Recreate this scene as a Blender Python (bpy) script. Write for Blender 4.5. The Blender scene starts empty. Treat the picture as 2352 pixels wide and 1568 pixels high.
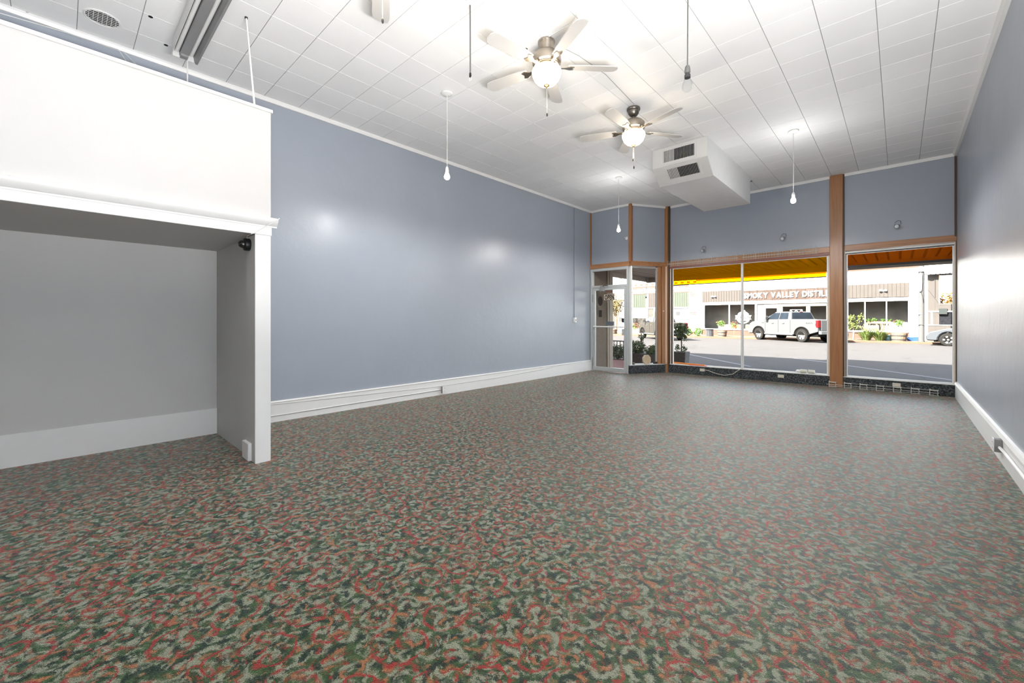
import bpy, bmesh, math, random
from mathutils import Vector, Matrix
R = math.radians
PI = math.pi
SC = bpy.context.scene
COL = SC.collection
random.seed(7)

# ------------------------------------------------------------------ camera
F_PX, VPX, HOR, CAMH = 959.0, 2065.9, 734.1, 1.206      # focal length (px of 2352x1568), depth vanishing point, horizon row
YAW = math.atan2(VPX - 1176, F_PX)
cd = bpy.data.cameras.new('camera'); cam = bpy.data.objects.new('camera', cd); COL.objects.link(cam)
cam.location = (0, 0, CAMH); cam.rotation_euler = (PI / 2, 0, YAW)
cd.sensor_width = 36; cd.lens = 36 * F_PX / 2352; cd.shift_y = (HOR - 784) / 2352; cd.clip_start = .02; cd.clip_end = 400
SC.camera = cam

# ------------------------------------------------------------------ exposure, sky, sun, added fill light beside the camera
SC.view_settings.view_transform = 'Standard'; SC.view_settings.look = 'None'
SC.view_settings.exposure = 0.56; SC.view_settings.gamma = 1.0; SC.view_settings.use_curve_mapping = False
SUN_EL, SUN_AZ = R(42), R(25)
w = bpy.data.worlds.new('sky'); SC.world = w; w.use_nodes = True
wt = w.node_tree; bg = wt.nodes['Background']; sk = wt.nodes.new('ShaderNodeTexSky')
sk.sky_type = 'NISHITA'; sk.sun_disc = False; sk.sun_elevation = SUN_EL; sk.sun_rotation = PI + SUN_AZ; sk.dust_density = 2.0
hs = wt.nodes.new('ShaderNodeHueSaturation'); hs.inputs['Saturation'].default_value = .5
wt.links.new(sk.outputs[0], hs.inputs['Color']); wt.links.new(hs.outputs[0], bg.inputs[0]); bg.inputs[1].default_value = 0.9
ld = bpy.data.lights.new('sun', 'SUN'); ld.energy = 46; ld.angle = R(.6); ld.color = (1, .95, .88)
lo = bpy.data.objects.new('sun', ld); COL.objects.link(lo)
lo.rotation_euler = Vector((math.sin(SUN_AZ) * math.cos(SUN_EL), math.cos(SUN_AZ) * math.cos(SUN_EL), -math.sin(SUN_EL))).to_track_quat('-Z', 'Y').to_euler()
def lamp(name, loc, watts, radius, col=(1, .97, .93)):
    d = bpy.data.lights.new(name, 'POINT'); d.energy = watts; d.shadow_soft_size = radius; d.color = col
    o = bpy.data.objects.new(name, d); COL.objects.link(o); o.location = loc; return o
# unseen fill light beside the camera, added to brighten the room off the ceiling
def area(name, loc, watts, sx, sy, tilt):
    d = bpy.data.lights.new(name, 'AREA'); d.shape = 'RECTANGLE'; d.size = sx; d.size_y = sy; d.energy = watts; d.color = (1, .985, .97)
    o = bpy.data.objects.new(name, d); COL.objects.link(o); o.location = loc; o.rotation_euler = (PI - tilt, 0, 0); return o
area('added_bounce_fill', (.44, .45, .95), 365, .3, 1.8, R(-2))

# ------------------------------------------------------------------ mesh helpers
class M:
    def __init__(s): s.b = bmesh.new()
    def box(s, x0, x1, y0, y1, z0, z1, mat=None):
        v = [s.b.verts.new(p) for p in ((x0,y0,z0),(x1,y0,z0),(x1,y1,z0),(x0,y1,z0),(x0,y0,z1),(x1,y0,z1),(x1,y1,z1),(x0,y1,z1))]
        for f in ((3,2,1,0),(4,5,6,7),(0,1,5,4),(1,2,6,5),(2,3,7,6),(3,0,4,7)): s.b.faces.new([v[i] for i in f])
        if mat is not None:
            for q in v: q.co = mat @ q.co
        return s
    def hull8(s, lo, hi):
        """box-like solid from two loops of four points"""
        a = [s.b.verts.new(p) for p in lo]; c = [s.b.verts.new(p) for p in hi]
        s.b.faces.new(a[::-1]); s.b.faces.new(c)
        for i in range(4): s.b.faces.new((a[i], a[(i+1)%4], c[(i+1)%4], c[i]))
        return s
    def tube(s, pts, r, n=6, cap=True):
        pts = [Vector(p) for p in pts]; rr = r if isinstance(r, (list, tuple)) else [r] * len(pts); rings = []
        for i, p in enumerate(pts):
            d = (pts[min(i+1, len(pts)-1)] - pts[max(i-1, 0)]).normalized()
            u = d.cross(Vector((0,0,1)) if abs(d.z) < .9 else Vector((1,0,0))).normalized(); v = d.cross(u)
            rings.append([s.b.verts.new(p + rr[i] * (math.cos(2*PI*k/n) * u + math.sin(2*PI*k/n) * v)) for k in range(n)])
        for a, c in zip(rings, rings[1:]):
            for k in range(n): s.b.faces.new((a[k], a[(k+1)%n], c[(k+1)%n], c[k]))
        if cap: s.b.faces.new(rings[0][::-1]); s.b.faces.new(rings[-1])
        return s
    def lathe(s, prof, n=24, mat=None):
        mat = mat or Matrix(); rings = []
        for r, z in prof:
            if r < 1e-6: rings.append([s.b.verts.new(mat @ Vector((0,0,z)))])
            else: rings.append([s.b.verts.new(mat @ Vector((r*math.cos(2*PI*k/n), r*math.sin(2*PI*k/n), z))) for k in range(n)])
        for a, c in zip(rings, rings[1:]):
            if len(a) == 1 and len(c) == 1: continue
            for k in range(n):
                k2 = (k+1) % n
                if len(a) == 1: s.b.faces.new((a[0], c[k2], c[k]))
                elif len(c) == 1: s.b.faces.new((a[k], a[k2], c[0]))
                else: s.b.faces.new((a[k], a[k2], c[k2], c[k]))
        return s
    def prism(s, poly, d0, d1, axis='y', mat=None):
        """2-D polygon extruded along an axis; poly coordinates are the two other axes in x,y,z order"""
        def P(a, c, d):
            p = {'x': (d, a, c), 'y': (a, d, c), 'z': (a, c, d)}[axis]
            return mat @ Vector(p) if mat is not None else p
        a = [s.b.verts.new(P(u, v, d0)) for u, v in poly]; c = [s.b.verts.new(P(u, v, d1)) for u, v in poly]
        n = len(poly); s.b.faces.new(a[::-1]); s.b.faces.new(c)
        for i in range(n): s.b.faces.new((a[i], a[(i+1)%n], c[(i+1)%n], c[i]))
        return s
    def quad(s, *p):
        s.b.faces.new([s.b.verts.new(q) for q in p]); return s
    def leaves(s, c, rad, n, size, rng, shell=.55):
        for _ in range(n):
            while True:
                d = Vector((rng.uniform(-1,1), rng.uniform(-1,1), rng.uniform(-1,1)))
                if .1 < d.length <= 1: break
            d = d.normalized() * rng.uniform(shell, 1)
            p = Vector(c) + Vector((d.x*rad[0], d.y*rad[1], d.z*rad[2]))
            u = Vector((rng.gauss(0,1), rng.gauss(0,1), rng.gauss(0,.7))).normalized(); v = u.cross(Vector((rng.gauss(0,1), rng.gauss(0,1), rng.gauss(0,1)))).normalized()
            l = size * rng.uniform(.7, 1.3); k = l * .42; m = u.cross(v) * l * .12
            s.quad(p - u*l*.5, p + v*k*.5 + m, p + u*l*.5, p - v*k*.5 + m)
        return s
    def go(s, name, mat, parent=None, smooth=False, bevel=0, loc=None, **props):
        bmesh.ops.recalc_face_normals(s.b, faces=s.b.faces)
        if bevel:
            bmesh.ops.bevel(s.b, geom=[e for e in s.b.edges if len(e.link_faces) == 2 and e.calc_face_angle() > .6], offset=bevel, segments=1, affect='EDGES', clamp_overlap=True)
        me = bpy.data.meshes.new(name); s.b.to_mesh(me); s.b.free()
        if smooth:
            me.polygons.foreach_set('use_smooth', [True] * len(me.polygons)); me.set_sharp_from_angle(angle=R(40))
        me.materials.append(mat); o = bpy.data.objects.new(name, me); COL.objects.link(o)
        if parent is not None: o.parent = parent
        if loc: o.location = loc
        for k, v in props.items(): o[k] = v
        return o
def tag(o, label, cat, group=None):
    o['label'] = label; o['category'] = cat
    if group: o['group'] = group
    return o
def thing(name, label, cat, loc=(0,0,0), rz=0, group=None):
    o = bpy.data.objects.new(name, None); COL.objects.link(o); o.location = loc; o.rotation_euler = (0, 0, rz); o.empty_display_size = .1
    return tag(o, label, cat, group)
def struct(o, label=None):
    o['kind'] = 'structure'
    if label: o['label'] = label
    return o
def dup(root, loc, rz=None, label=None, group=None):
    def cp(o, par):
        c = o.copy(); COL.objects.link(c); c.parent = par
        for ch in list(o.children): cp(ch, c)
        return c
    r = root.copy(); COL.objects.link(r); r.location = loc
    if rz is not None: r.rotation_euler = (0, 0, rz)
    for ch in list(root.children): cp(ch, r)
    if label: r['label'] = label
    if group: r['group'] = group
    return r
def copypart(o, loc, name=None):
    c = o.copy(); COL.objects.link(c); c.location = loc; return c
def letters(text, height, width, font_depth, mat, parent, origin, ux=Vector((1,0,0)), uz=Vector((0,0,1)), name='letter', squeeze=None, bold=0.0):
    """one raised mesh per character, laid out from origin along ux within `width`"""
    glyphs = []; x = 0
    for ch in text:
        if ch == ' ': x += .35; continue
        cu = bpy.data.curves.new('glyph', 'FONT'); cu.body = ch; cu.extrude = 0; cu.offset = bold; cu.resolution_u = 3
        ob = bpy.data.objects.new('glyph', cu); COL.objects.link(ob)
        bpy.context.view_layer.update()
        me = bpy.data.meshes.new_from_object(ob.evaluated_get(bpy.context.evaluated_depsgraph_get()))
        bpy.data.objects.remove(ob); bpy.data.curves.remove(cu)
        xs = [v.co.x for v in me.vertices]; x0, x1 = min(xs), max(xs)
        glyphs.append((me, x - x0)); x += (x1 - x0) + .09
    k = width / (x - .09); hz = height / .69
    uy = uz.cross(ux)
    for me, dx in glyphs:
        bm = bmesh.new(); bm.from_mesh(me); bpy.data.meshes.remove(me)
        g = bmesh.ops.extrude_face_region(bm, geom=list(bm.faces)); top = {e for e in g['geom'] if isinstance(e, bmesh.types.BMVert)}
        for v in bm.verts:
            p = Vector(origin) + ux * ((v.co.x + dx) * k) + uz * (v.co.y * hz) - uy * (font_depth if v in top else 0)
            v.co = p
        m = M(); m.b.free(); m.b = bm; m.go(name, mat, parent)

# ------------------------------------------------------------------ material helpers
def newmat(name):
    m = bpy.data.materials.new(name); m.use_nodes = True; nt = m.node_tree
    return m, nt, nt.nodes['Principled BSDF']
class N:
    def __init__(s, nt): s.nt = nt
    def n(s, t, **kw):
        q = s.nt.nodes.new('ShaderNode' + t)
        for k, v in kw.items(): setattr(q, k, v)
        return q
    def set(s, sock, v):
        if isinstance(v, bpy.types.NodeSocket): s.nt.links.new(v, sock)
        elif isinstance(v, (tuple, list)) and len(v) == 3 and len(sock.default_value) == 4: sock.default_value = (*v, 1)
        else: sock.default_value = v
    def math(s, op, a, b=None, c=None, clamp=False):
        q = s.n('Math', operation=op); q.use_clamp = clamp
        for i, v in enumerate((a, b, c)):
            if v is not None: s.set(q.inputs[i], v)
        return q.outputs[0]
    def vmath(s, op, a, b=None):
        q = s.n('VectorMath', operation=op); s.set(q.inputs[0], a)
        if b is not None: s.set(q.inputs[1], b)
        return q.outputs['Value'] if op in ('LENGTH', 'DISTANCE', 'DOT_PRODUCT') else q.outputs[0]
    def mix(s, f, a, b, blend='MIX'):
        q = s.n('MixRGB', blend_type=blend); s.set(q.inputs[0], f); s.set(q.inputs[1], a); s.set(q.inputs[2], b); return q.outputs[0]
    def noise(s, vec, scale, detail=2, rough=.5, dist=0, out=0):
        q = s.n('TexNoise'); s.set(q.inputs['Vector'], vec); q.inputs['Scale'].default_value = scale
        q.inputs['Detail'].default_value = detail; q.inputs['Roughness'].default_value = rough; q.inputs['Distortion'].default_value = dist
        return q.outputs[out]
    def ramp(s, v, lo, hi):
        q = s.n('MapRange'); q.interpolation_type = 'SMOOTHSTEP'; s.set(q.inputs[0], v); q.inputs[1].default_value = lo; q.inputs[2].default_value = hi; return q.outputs[0]
    def obj(s): return s.n('TexCoord').outputs['Object']
    def pos(s): return s.n('NewGeometry').outputs['Position']
    def bump(s, h, strength, dist, bsdf):
        q = s.n('Bump'); q.inputs['Strength'].default_value = strength; q.inputs['Distance'].default_value = dist; s.set(q.inputs['Height'], h)
        s.nt.links.new(q.outputs[0], bsdf.inputs['Normal'])
def plain(name, col, rough=.5, metal=0, var=.06, vscale=8, bump=0, bscale=60, spec=None, coat=0):
    m, nt, b = newmat(name); k = N(nt); p = k.obj()
    c2 = tuple(max(0, c * (1 - 2.2 * var)) for c in col); c1 = tuple(min(1, c * (1 + var)) for c in col)
    k.set(b.inputs['Base Color'], k.mix(k.noise(p, vscale, 4), c2, c1))
    b.inputs['Roughness'].default_value = rough; b.inputs['Metallic'].default_value = metal
    if spec is not None: b.inputs['Specular IOR Level'].default_value = spec
    if coat: b.inputs['Coat Weight'].default_value = coat
    if bump: k.bump(k.noise(p, bscale, 3), bump, .01, b)
    return m
def emit(name, col, s):
    m, nt, b = newmat(name); b.inputs['Base Color'].default_value = (.8, .8, .8, 1)
    b.inputs['Emission Color'].default_value = (*col, 1); b.inputs['Emission Strength'].default_value = s; return m
def wall_paint(name, col, bm=.17, rough=.29, coat=.08):
    m, nt, b = newmat(name); k = N(nt); p = k.pos()
    blotch = k.noise(p, 1.3, 4, .6)
    k.set(b.inputs['Base Color'], k.mix(blotch, tuple(c * .95 for c in col), tuple(c * 1.05 for c in col)))
    k.set(b.inputs['Roughness'], k.math('MULTIPLY_ADD', k.noise(p, 2.2, 3), .14, rough)); b.inputs['Coat Weight'].default_value = coat; b.inputs['Coat Roughness'].default_value = .22
    h = k.math('ADD', k.math('MULTIPLY', k.noise(p, 4.5, 4, .6), .8), k.math('MULTIPLY', k.noise(p, 26, 3), .12))
    k.bump(h, bm, .03, b); return m
def wood(name, c1, c2, rough=.35, axis=2, scale=1.0):
    m, nt, b = newmat(name); k = N(nt); p = k.pos()
    mp = k.n('Mapping'); k.set(mp.inputs[0], p); sc = [22 * scale] * 3; sc[axis] = 1.3 * scale; mp.inputs['Scale'].default_value = sc
    g = k.noise(mp.outputs[0], 1, 5, .6, .6); f = k.ramp(g, .3, .7)
    fine = k.noise(mp.outputs[0], 5, 2)
    k.set(b.inputs['Base Color'], k.mix(k.math('MULTIPLY', fine, .35), k.mix(f, c1, c2), tuple(c * .5 for c in c1)))
    b.inputs['Roughness'].default_value = rough; k.bump(g, .08, .01, b); return m
def spiral_layer(k, p, scale, freq, seedoff, rmax):
    """scrolls: per Voronoi cell, polar coordinates about its seed; returns (phase 0..1, radius, random)"""
    v = k.n('TexVoronoi', voronoi_dimensions='2D', feature='F1'); v.inputs['Scale'].default_value = scale; v.inputs['Randomness'].default_value = .85
    q = k.vmath('ADD', p, (seedoff, seedoff * .7, 0)); k.set(v.inputs['Vector'], q)
    d = k.vmath('SUBTRACT', q, v.outputs['Position']); sx = k.n('SeparateXYZ'); k.set(sx.inputs[0], d)
    ang = k.math('ARCTAN2', sx.outputs[1], sx.outputs[0]); ln = k.n('CombineXYZ'); k.set(ln.inputs[0], sx.outputs[0]); k.set(ln.inputs[1], sx.outputs[1])
    r = k.vmath('LENGTH', ln.outputs[0]); sc = k.n('SeparateXYZ'); k.set(sc.inputs[0], v.outputs['Color'])
    sign = k.math('SIGN', k.math('SUBTRACT', sc.outputs[0], .5))
    ph = k.math('FRACT', k.math('ADD', k.math('ADD', k.math('MULTIPLY', k.math('DIVIDE', ang, 2 * PI), sign), k.math('MULTIPLY', r, freq)), k.math('ADD', sc.outputs[1], 4.0)))
    return ph, r, sc.outputs[2]
def carpet(name, dark=False):
    m, nt, b = newmat(name); k = N(nt); p0 = k.pos(); f = 1.6 if not dark else 2.6
    if dark:
        sp = k.n('SeparateXYZ'); k.set(sp.inputs[0], p0); cb = k.n('CombineXYZ'); k.set(cb.inputs[0], k.math('SUBTRACT', sp.outputs[0], k.math('MULTIPLY', sp.outputs[1], -.6))); k.set(cb.inputs[1], sp.outputs[2]); p0 = cb.outputs[0]
    warp = k.vmath('SCALE', k.vmath('SUBTRACT', k.noise(p0, 9 * f, 3, out=1), (.5, .5, .5)))
    warp.node.inputs['Scale'].default_value = .085 / f
    jit = k.vmath('SCALE', k.vmath('SUBTRACT', k.noise(p0, 190, 2, .7, out=1), (.5, .5, .5))); jit.node.inputs['Scale'].default_value = .030
    p = k.vmath('ADD', k.vmath('ADD', p0, warp), jit)
    band = lambda x, lo, hi, e=.05: k.math('MULTIPLY', k.ramp(x, lo - e, lo + e), k.math('SUBTRACT', 1, k.ramp(x, hi - e, hi + e)))
    ph1, r1, c1 = spiral_layer(k, p, 3.0 * f, 6.5 * f, 0, .2); ph2, r2, c2 = spiral_layer(k, p, 6.2 * f, 9.0 * f, 3.3, .1); ph3, r3, c3 = spiral_layer(k, p, 9.5 * f, 14.0 * f, 7.9, .06)
    g1 = (.006, .019, .005); g2 = (.023, .047, .012)
    cream = (.122, .126, .086); red = (.150, .008, .006); orange = (.185, .066, .024); dk = (.003, .011, .005)
    if dark: g1, g2, cream, red, orange, dk = (.012, .016, .020), (.020, .026, .029), (.115, .135, .14), (.040, .032, .036), (.06, .052, .045), (.008, .011, .014)
    c = k.mix(k.ramp(k.noise(p, 16 * f, 3, .6), .38, .62), g1, g2)
    c = k.mix(band(ph1, .52, .80), c, dk)
    n1 = k.noise(p, 19 * f, 3, .65); n2 = k.noise(k.vmath('ADD', p, (5, 9, 0)), 14 * f, 3, .65)
    c = k.mix(k.math('MULTIPLY', band(ph2, .36, .74, .07), k.ramp(n1, .41, .52)), c, cream)
    c = k.mix(k.math('MULTIPLY', band(ph3, .15, .42, .07), k.ramp(n2, .49, .58)), c, cream)
    c = k.mix(k.math('MULTIPLY', band(ph2, .05, .30, .05), k.math('MULTIPLY', k.ramp(k.noise(k.vmath('ADD', p, (2, 3, 0)), 9 * f, 3, .7), .49, .56), .9)), c, orange)
    red_a = k.math('MULTIPLY', band(ph1, .10, .215, .03), k.math('MULTIPLY', k.ramp(r1, .015 / f, .03 / f), k.math('SUBTRACT', 1, k.ramp(r1, .17 / f, .22 / f))))
    red_b = k.math('MULTIPLY', band(ph3, .62, .84, .04), k.ramp(c3, .38, .44))
    c = k.mix(k.math('MULTIPLY', red_b, k.ramp(n1, .46, .54)), c, red)
    c = k.mix(k.math('MULTIPLY', red_a, k.ramp(n2, .38, .48)), c, red)
    tuft = k.noise(p0, 430, 1); tuft2 = k.noise(p0, 170, 2)
    gain = k.math('MULTIPLY', k.math('MULTIPLY_ADD', tuft, 2.4, -.2, True), k.math('MULTIPLY_ADD', tuft2, 1.3, .35))
    gain.node.inputs[0].links[0].from_node.use_clamp = False
    fibre = k.mix(1.0, k.mix(1.0, c, (6.5, 6.5, 7.0), 'MULTIPLY'), (.20, .26, .32), 'ADD')
    c = k.mix(1.0, c, k.math('MAXIMUM', gain, .12), 'MULTIPLY')
    k.set(b.inputs['Base Color'], c)
    if dark: b.inputs['Roughness'].default_value = .5; b.inputs['Specular IOR Level'].default_value = .25
    else:
        b.inputs['Sheen Weight'].default_value = 1.0; b.inputs['Sheen Roughness'].default_value = .18; k.set(b.inputs['Sheen Tint'], fibre)
        b.inputs['Specular IOR Level'].default_value = .20; b.inputs['Roughness'].default_value = .36
        k.bump(k.math('ADD', tuft, k.math('MULTIPLY', tuft2, .8)), .5, .006, b)
    return m
def glass(name, tint=(.96, .97, .96), gloss=.04):
    m = bpy.data.materials.new(name); m.use_nodes = True; nt = m.node_tree; nt.nodes.clear(); k = N(nt)
    t = k.n('BsdfTransparent'); t.inputs[0].default_value = (*tint, 1); g = k.n('BsdfGlossy'); g.inputs['Roughness'].default_value = .02
    fr = k.n('Fresnel'); fr.inputs[0].default_value = 1.3; mx = k.n('MixShader')
    k.set(mx.inputs[0], k.math('MULTIPLY', fr.outputs[0], .22)); nt.links.new(t.outputs[0], mx.inputs[1]); nt.links.new(g.outputs[0], mx.inputs[2])
    o = k.n('OutputMaterial'); nt.links.new(mx.outputs[0], o.inputs[0]); return m
def film(name, tint, body, f):
    m = bpy.data.materials.new(name); m.use_nodes = True; nt = m.node_tree; nt.nodes.clear(); k = N(nt)
    t = k.n('BsdfTransparent'); t.inputs[0].default_value = (*tint, 1); d = k.n('BsdfTranslucent'); d.inputs[0].default_value = (*body, 1)
    mx = k.n('MixShader'); mx.inputs[0].default_value = f; nt.links.new(t.outputs[0], mx.inputs[1]); nt.links.new(d.outputs[0], mx.inputs[2])
    o = k.n('OutputMaterial'); nt.links.new(mx.outputs[0], o.inputs[0]); return m
def ground(name, col, var, scale, rough=.85, cracks=False):
    m, nt, b = newmat(name); k = N(nt); p = k.pos()
    n = k.noise(p, scale, 5, .65); f = k.noise(p, 60, 2)
    c = k.mix(k.math('ADD', k.math('MULTIPLY', n, .75), k.math('MULTIPLY', f, .25)), tuple(x * (1 - var) for x in col), tuple(x * (1 + var) for x in col))
    if cracks:
        v = k.n('TexVoronoi', feature='DISTANCE_TO_EDGE'); v.inputs['Scale'].default_value = .35
        wv = k.vmath('ADD', p, k.vmath('SCALE', k.noise(p, 1.4, 3, out=1))); wv.node.inputs[1].links[0].from_node.inputs['Scale'].default_value = 1.2
        k.set(v.inputs['Vector'], wv); c = k.mix(k.math('SUBTRACT', 1, k.ramp(v.outputs['Distance'], .003, .009)), c, tuple(x * .55 for x in col))
    k.set(b.inputs['Base Color'], c); b.inputs['Roughness'].default_value = rough; b.inputs['Specular IOR Level'].default_value = .12; return m
def bricks(name, c1, c2, mortar, sx, sz):
    m, nt, b = newmat(name); k = N(nt); p = k.pos(); s = k.n('SeparateXYZ'); k.set(s.inputs[0], p); cb = k.n('CombineXYZ')
    k.set(cb.inputs[0], s.outputs[0]); k.set(cb.inputs[1], k.math('ADD', s.outputs[1], s.outputs[2]))
    t = k.n('TexBrick'); k.set(t.inputs['Vector'], cb.outputs[0]); t.inputs['Scale'].default_value = 1; t.inputs['Brick Width'].default_value = sx; t.inputs['Row Height'].default_value = sz
    t.inputs['Mortar Size'].default_value = .006; t.inputs['Color1'].default_value = (*c1, 1); t.inputs['Color2'].default_value = (*c2, 1); t.inputs['Mortar'].default_value = (*mortar, 1)
    k.set(b.inputs['Base Color'], t.outputs[0]); b.inputs['Roughness'].default_value = .85; return m
def leafmat(name, c1, c2):
    m, nt, b = newmat(name); k = N(nt)
    k.set(b.inputs['Base Color'], k.mix(k.noise(k.pos(), 9, 2), c1, c2)); b.inputs['Roughness'].default_value = .6; b.inputs['Specular IOR Level'].default_value = .1; return m

BLUE = wall_paint('blue_wall_paint', (.315, .347, .398))
WHITE = wall_paint('white_wall_paint', (.505, .50, .488), .06, .5, 0)
TRIMW = plain('white_gloss_paint', (.76, .76, .752), .35, var=.02)
def tile_mat():
    m, nt, b = newmat('ceiling_tile_paint'); k = N(nt); p = k.pos(); oi = k.n('ObjectInfo')
    base = k.mix(k.noise(p, 2.6, 5, .65), (.84, .84, .84), (.90, .90, .895)); v = k.math('MULTIPLY_ADD', oi.outputs['Random'], .05, .96)
    k.set(b.inputs['Base Color'], k.mix(1, base, v, 'MULTIPLY')); b.inputs['Roughness'].default_value = .6; k.bump(k.noise(p, 90, 2), .12, .004, b); return m
TILE = tile_mat()
SEAM = plain('tile_seam', (.38, .38, .38), .8)
CARPET = carpet('scroll_carpet'); SILLCARPET = carpet('dark_floral_covering', True)
WOOD = wood('orange_brown_wood', (.40, .185, .075), (.29, .125, .050))
WOODH = wood('orange_brown_wood_level', (.42, .20, .085), (.30, .13, .052), axis=0)
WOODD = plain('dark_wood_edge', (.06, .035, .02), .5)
MAHOG = plain('reddish_wood_trim', (.27, .10, .07), .4)
PALEW = plain('pale_painted_wood', (.62, .52, .42), .5)
ALU = plain('grey_aluminium', (.50, .52, .52), .38, .25, var=.04)
STEELP = plain('white_painted_steel', (.74, .74, .73), .4, var=.02)
NICKEL = plain('brushed_nickel', (.42, .37, .31), .32, 1, var=.05)
NICKELD = plain('dark_nickel', (.20, .185, .165), .35, 1, var=.05)
BRASS = plain('antique_brass', (.22, .15, .07), .35, 1)
BLADE = plain('pale_fan_blade', (.50, .49, .475), .55, var=.04)
BOWL = emit('lit_frosted_bowl', (1, .84, .62), 7)
BULB = emit('lit_bulb', (1, .98, .95), 40)
BLACK = plain('black_plastic', (.008, .008, .009), .4, spec=.25)
DGREY = plain('dark_grey', (.035, .035, .035), .5, spec=.2)
GREYM = plain('grey_metal', (.32, .32, .32), .45, .4)
DUCTW = plain('white_duct_paint', (.74, .74, .735), .5, var=.03)
DUCTG = plain('grille_grey_paint', (.62, .62, .61), .5, var=.03)
WIRE = plain('white_coated_wire', (.62, .60, .54), .45)
CORDW = plain('white_cord', (.70, .70, .68), .5)
CORDG = plain('grey_cord', (.085, .085, .08), .5)
GLASS = glass('window_glass'); CLEAR = glass('clear_bulb_glass', (.93, .94, .95))
AMBER = film('amber_film', (1, .70, .03), (.95, .55, .03), .20)
AMBERB = film('brown_amber_film', (.95, .48, .10), (.8, .35, .08), .22)
STUCCO = plain('brown_stucco', (.22, .175, .14), .9, var=.12, vscale=12, bump=.4)
CREAM = plain('cream_plastic', (.66, .62, .52), .45)

# ------------------------------------------------------------------ room dimensions
LX, RX, YF, YD, ZC = -5.42, .652, 9.46, 8.61, 3.79        # left wall, right wall, front windows, door wall, ceiling
YB = -5.2
A, Bp = Vector((-4.40, YD, 0)), Vector((-3.90, YF, 0))    # ends of the angled panel
AD = (Bp - A).normalized(); AN = Vector((AD.y, -AD.x, 0))  # along it, and towards the room
AL = (Bp - A).length
AM = Matrix.Translation(A) @ Matrix((( AD.x, -AN.x, 0, 0), (AD.y, -AN.y, 0, 0), (0, 0, 1, 0), (0, 0, 0, 1)))   # local x along panel, y outwards
STR, FSW, NSW = -.17, -.07, -.06                           # street, far sidewalk, near sidewalk levels

floor = M().prism([(LX, YB), (RX, YB), (RX, YF + .04), (Bp.x, YF + .04), (A.x, YD + .05), (LX, YD + .05)], -.05, 0, 'z').go('floor', CARPET)
struct(floor, 'scrolled red, green and cream carpet over the whole shop floor')
struct(M().box(LX - .2, LX, YB, 9.40, -.1, ZC + .1).go('wall_left', BLUE), 'long blue-grey painted wall with glossy uneven plaster')
struct(M().box(RX, RX + .2, YB, 9.75, -.1, ZC + .1).go('wall_right', BLUE), 'blue-grey wall seen edge-on beside the camera')
struct(M().box(LX - .2, RX + .2, YB - .2, YB, -.1, ZC + .1).go('wall_rear', WHITE), 'white rear wall behind the camera')
wf = M().box(Bp.x, RX, YF, YF + .16, 2.50, ZC + .1).go('wall_front', BLUE); struct(wf, 'blue-grey panels above the shop windows')
we = M().box(LX, A.x, YD, YD + .12, 2.50, ZC + .1).go('wall_entry', BLUE); struct(we, 'blue-grey panel above the glass door')
wa = M().box(0, AL, 0, .12, 2.50, ZC + .1, AM).go('wall_angled', BLUE); struct(wa, 'blue-grey panel above the narrow angled window')

# ceiling: backing slab + one object per tile
ceiling = struct(M().box(LX - .2, RX + .2, YB - .2, YF + .15, ZC + .012, ZC + .15).go('ceiling', SEAM), 'ceiling of square white fibre tiles')
def project(x, y, z):
    xc = x * math.cos(YAW) + y * math.sin(YAW); zc = -x * math.sin(YAW) + y * math.cos(YAW)
    return (1176 + F_PX * xc / zc, HOR - F_PX * (z - CAMH) / zc, zc) if zc > .1 else (-9e9, -9e9, zc)
TX, TY = .3775, .3755
tb = M(); g = .0022
bv = .0008
tb.hull8([(-TX/2+g+bv, -TY/2+g+bv, 0), (TX/2-g-bv, -TY/2+g+bv, 0), (TX/2-g-bv, TY/2-g-bv, 0), (-TX/2+g+bv, TY/2-g-bv, 0)],
         [(-TX/2+g, -TY/2+g, .004), (TX/2-g, -TY/2+g, .004), (TX/2-g, TY/2-g, .004), (-TX/2+g, TY/2-g, .004)])
tile0 = tb.go('tile', TILE, ceiling)
spots = []
for i in range(16):
    for j in range(-26, 13):
        x = -.142 + (i - 14 + .5) * TX; y = 4.595 + (j + .5) * TY
        if y > YD and x < A.x + (y - YD) * (Bp.x - A.x) / (YF - YD) - .27: continue
        pts = [project(x + a * TX / 2, y + c * TY / 2, ZC) for a in (-1, 1) for c in (-1, 1)] + [project(x, y, ZC)]
        vis = [q for q in pts if -30 < q[0] < 2382 and -30 < q[1] < 1568]
        spots.append((len(vis) * (F_PX / max(pts[4][2], .2)) ** 3 if vis else 0, x, y))
spots.sort(reverse=True)
rest = M()
for n, (sc_, x, y) in enumerate(spots):
    if n == 0: tile0.location = (x, y, ZC + .006)
    elif n < 300 and sc_ > 0: copypart(tile0, (x, y, ZC + .006))
    else: rest.box(x - TX/2 + g, x + TX/2 - g, y - TY/2 + g, y + TY/2 - g, ZC + .006, ZC + .0105)
rest.go('tile_field', TILE, ceiling, kind='stuff')
st = M()
st.box(.618, RX, YB, YF, ZC + .004, ZC + .0105); st.go('edge_strip', TILE, ceiling)
for hx, hy in ((-4.693, .515), (-5.07, .667), (-5.40, -.20), (-2.62, 3.02)):
    M().lathe([(0, 0), (.016, 0), (.016, .003), (0, .003)], 12).go('screw_hole', BLACK, ceiling, loc=(hx, hy, ZC + .003))
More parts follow.
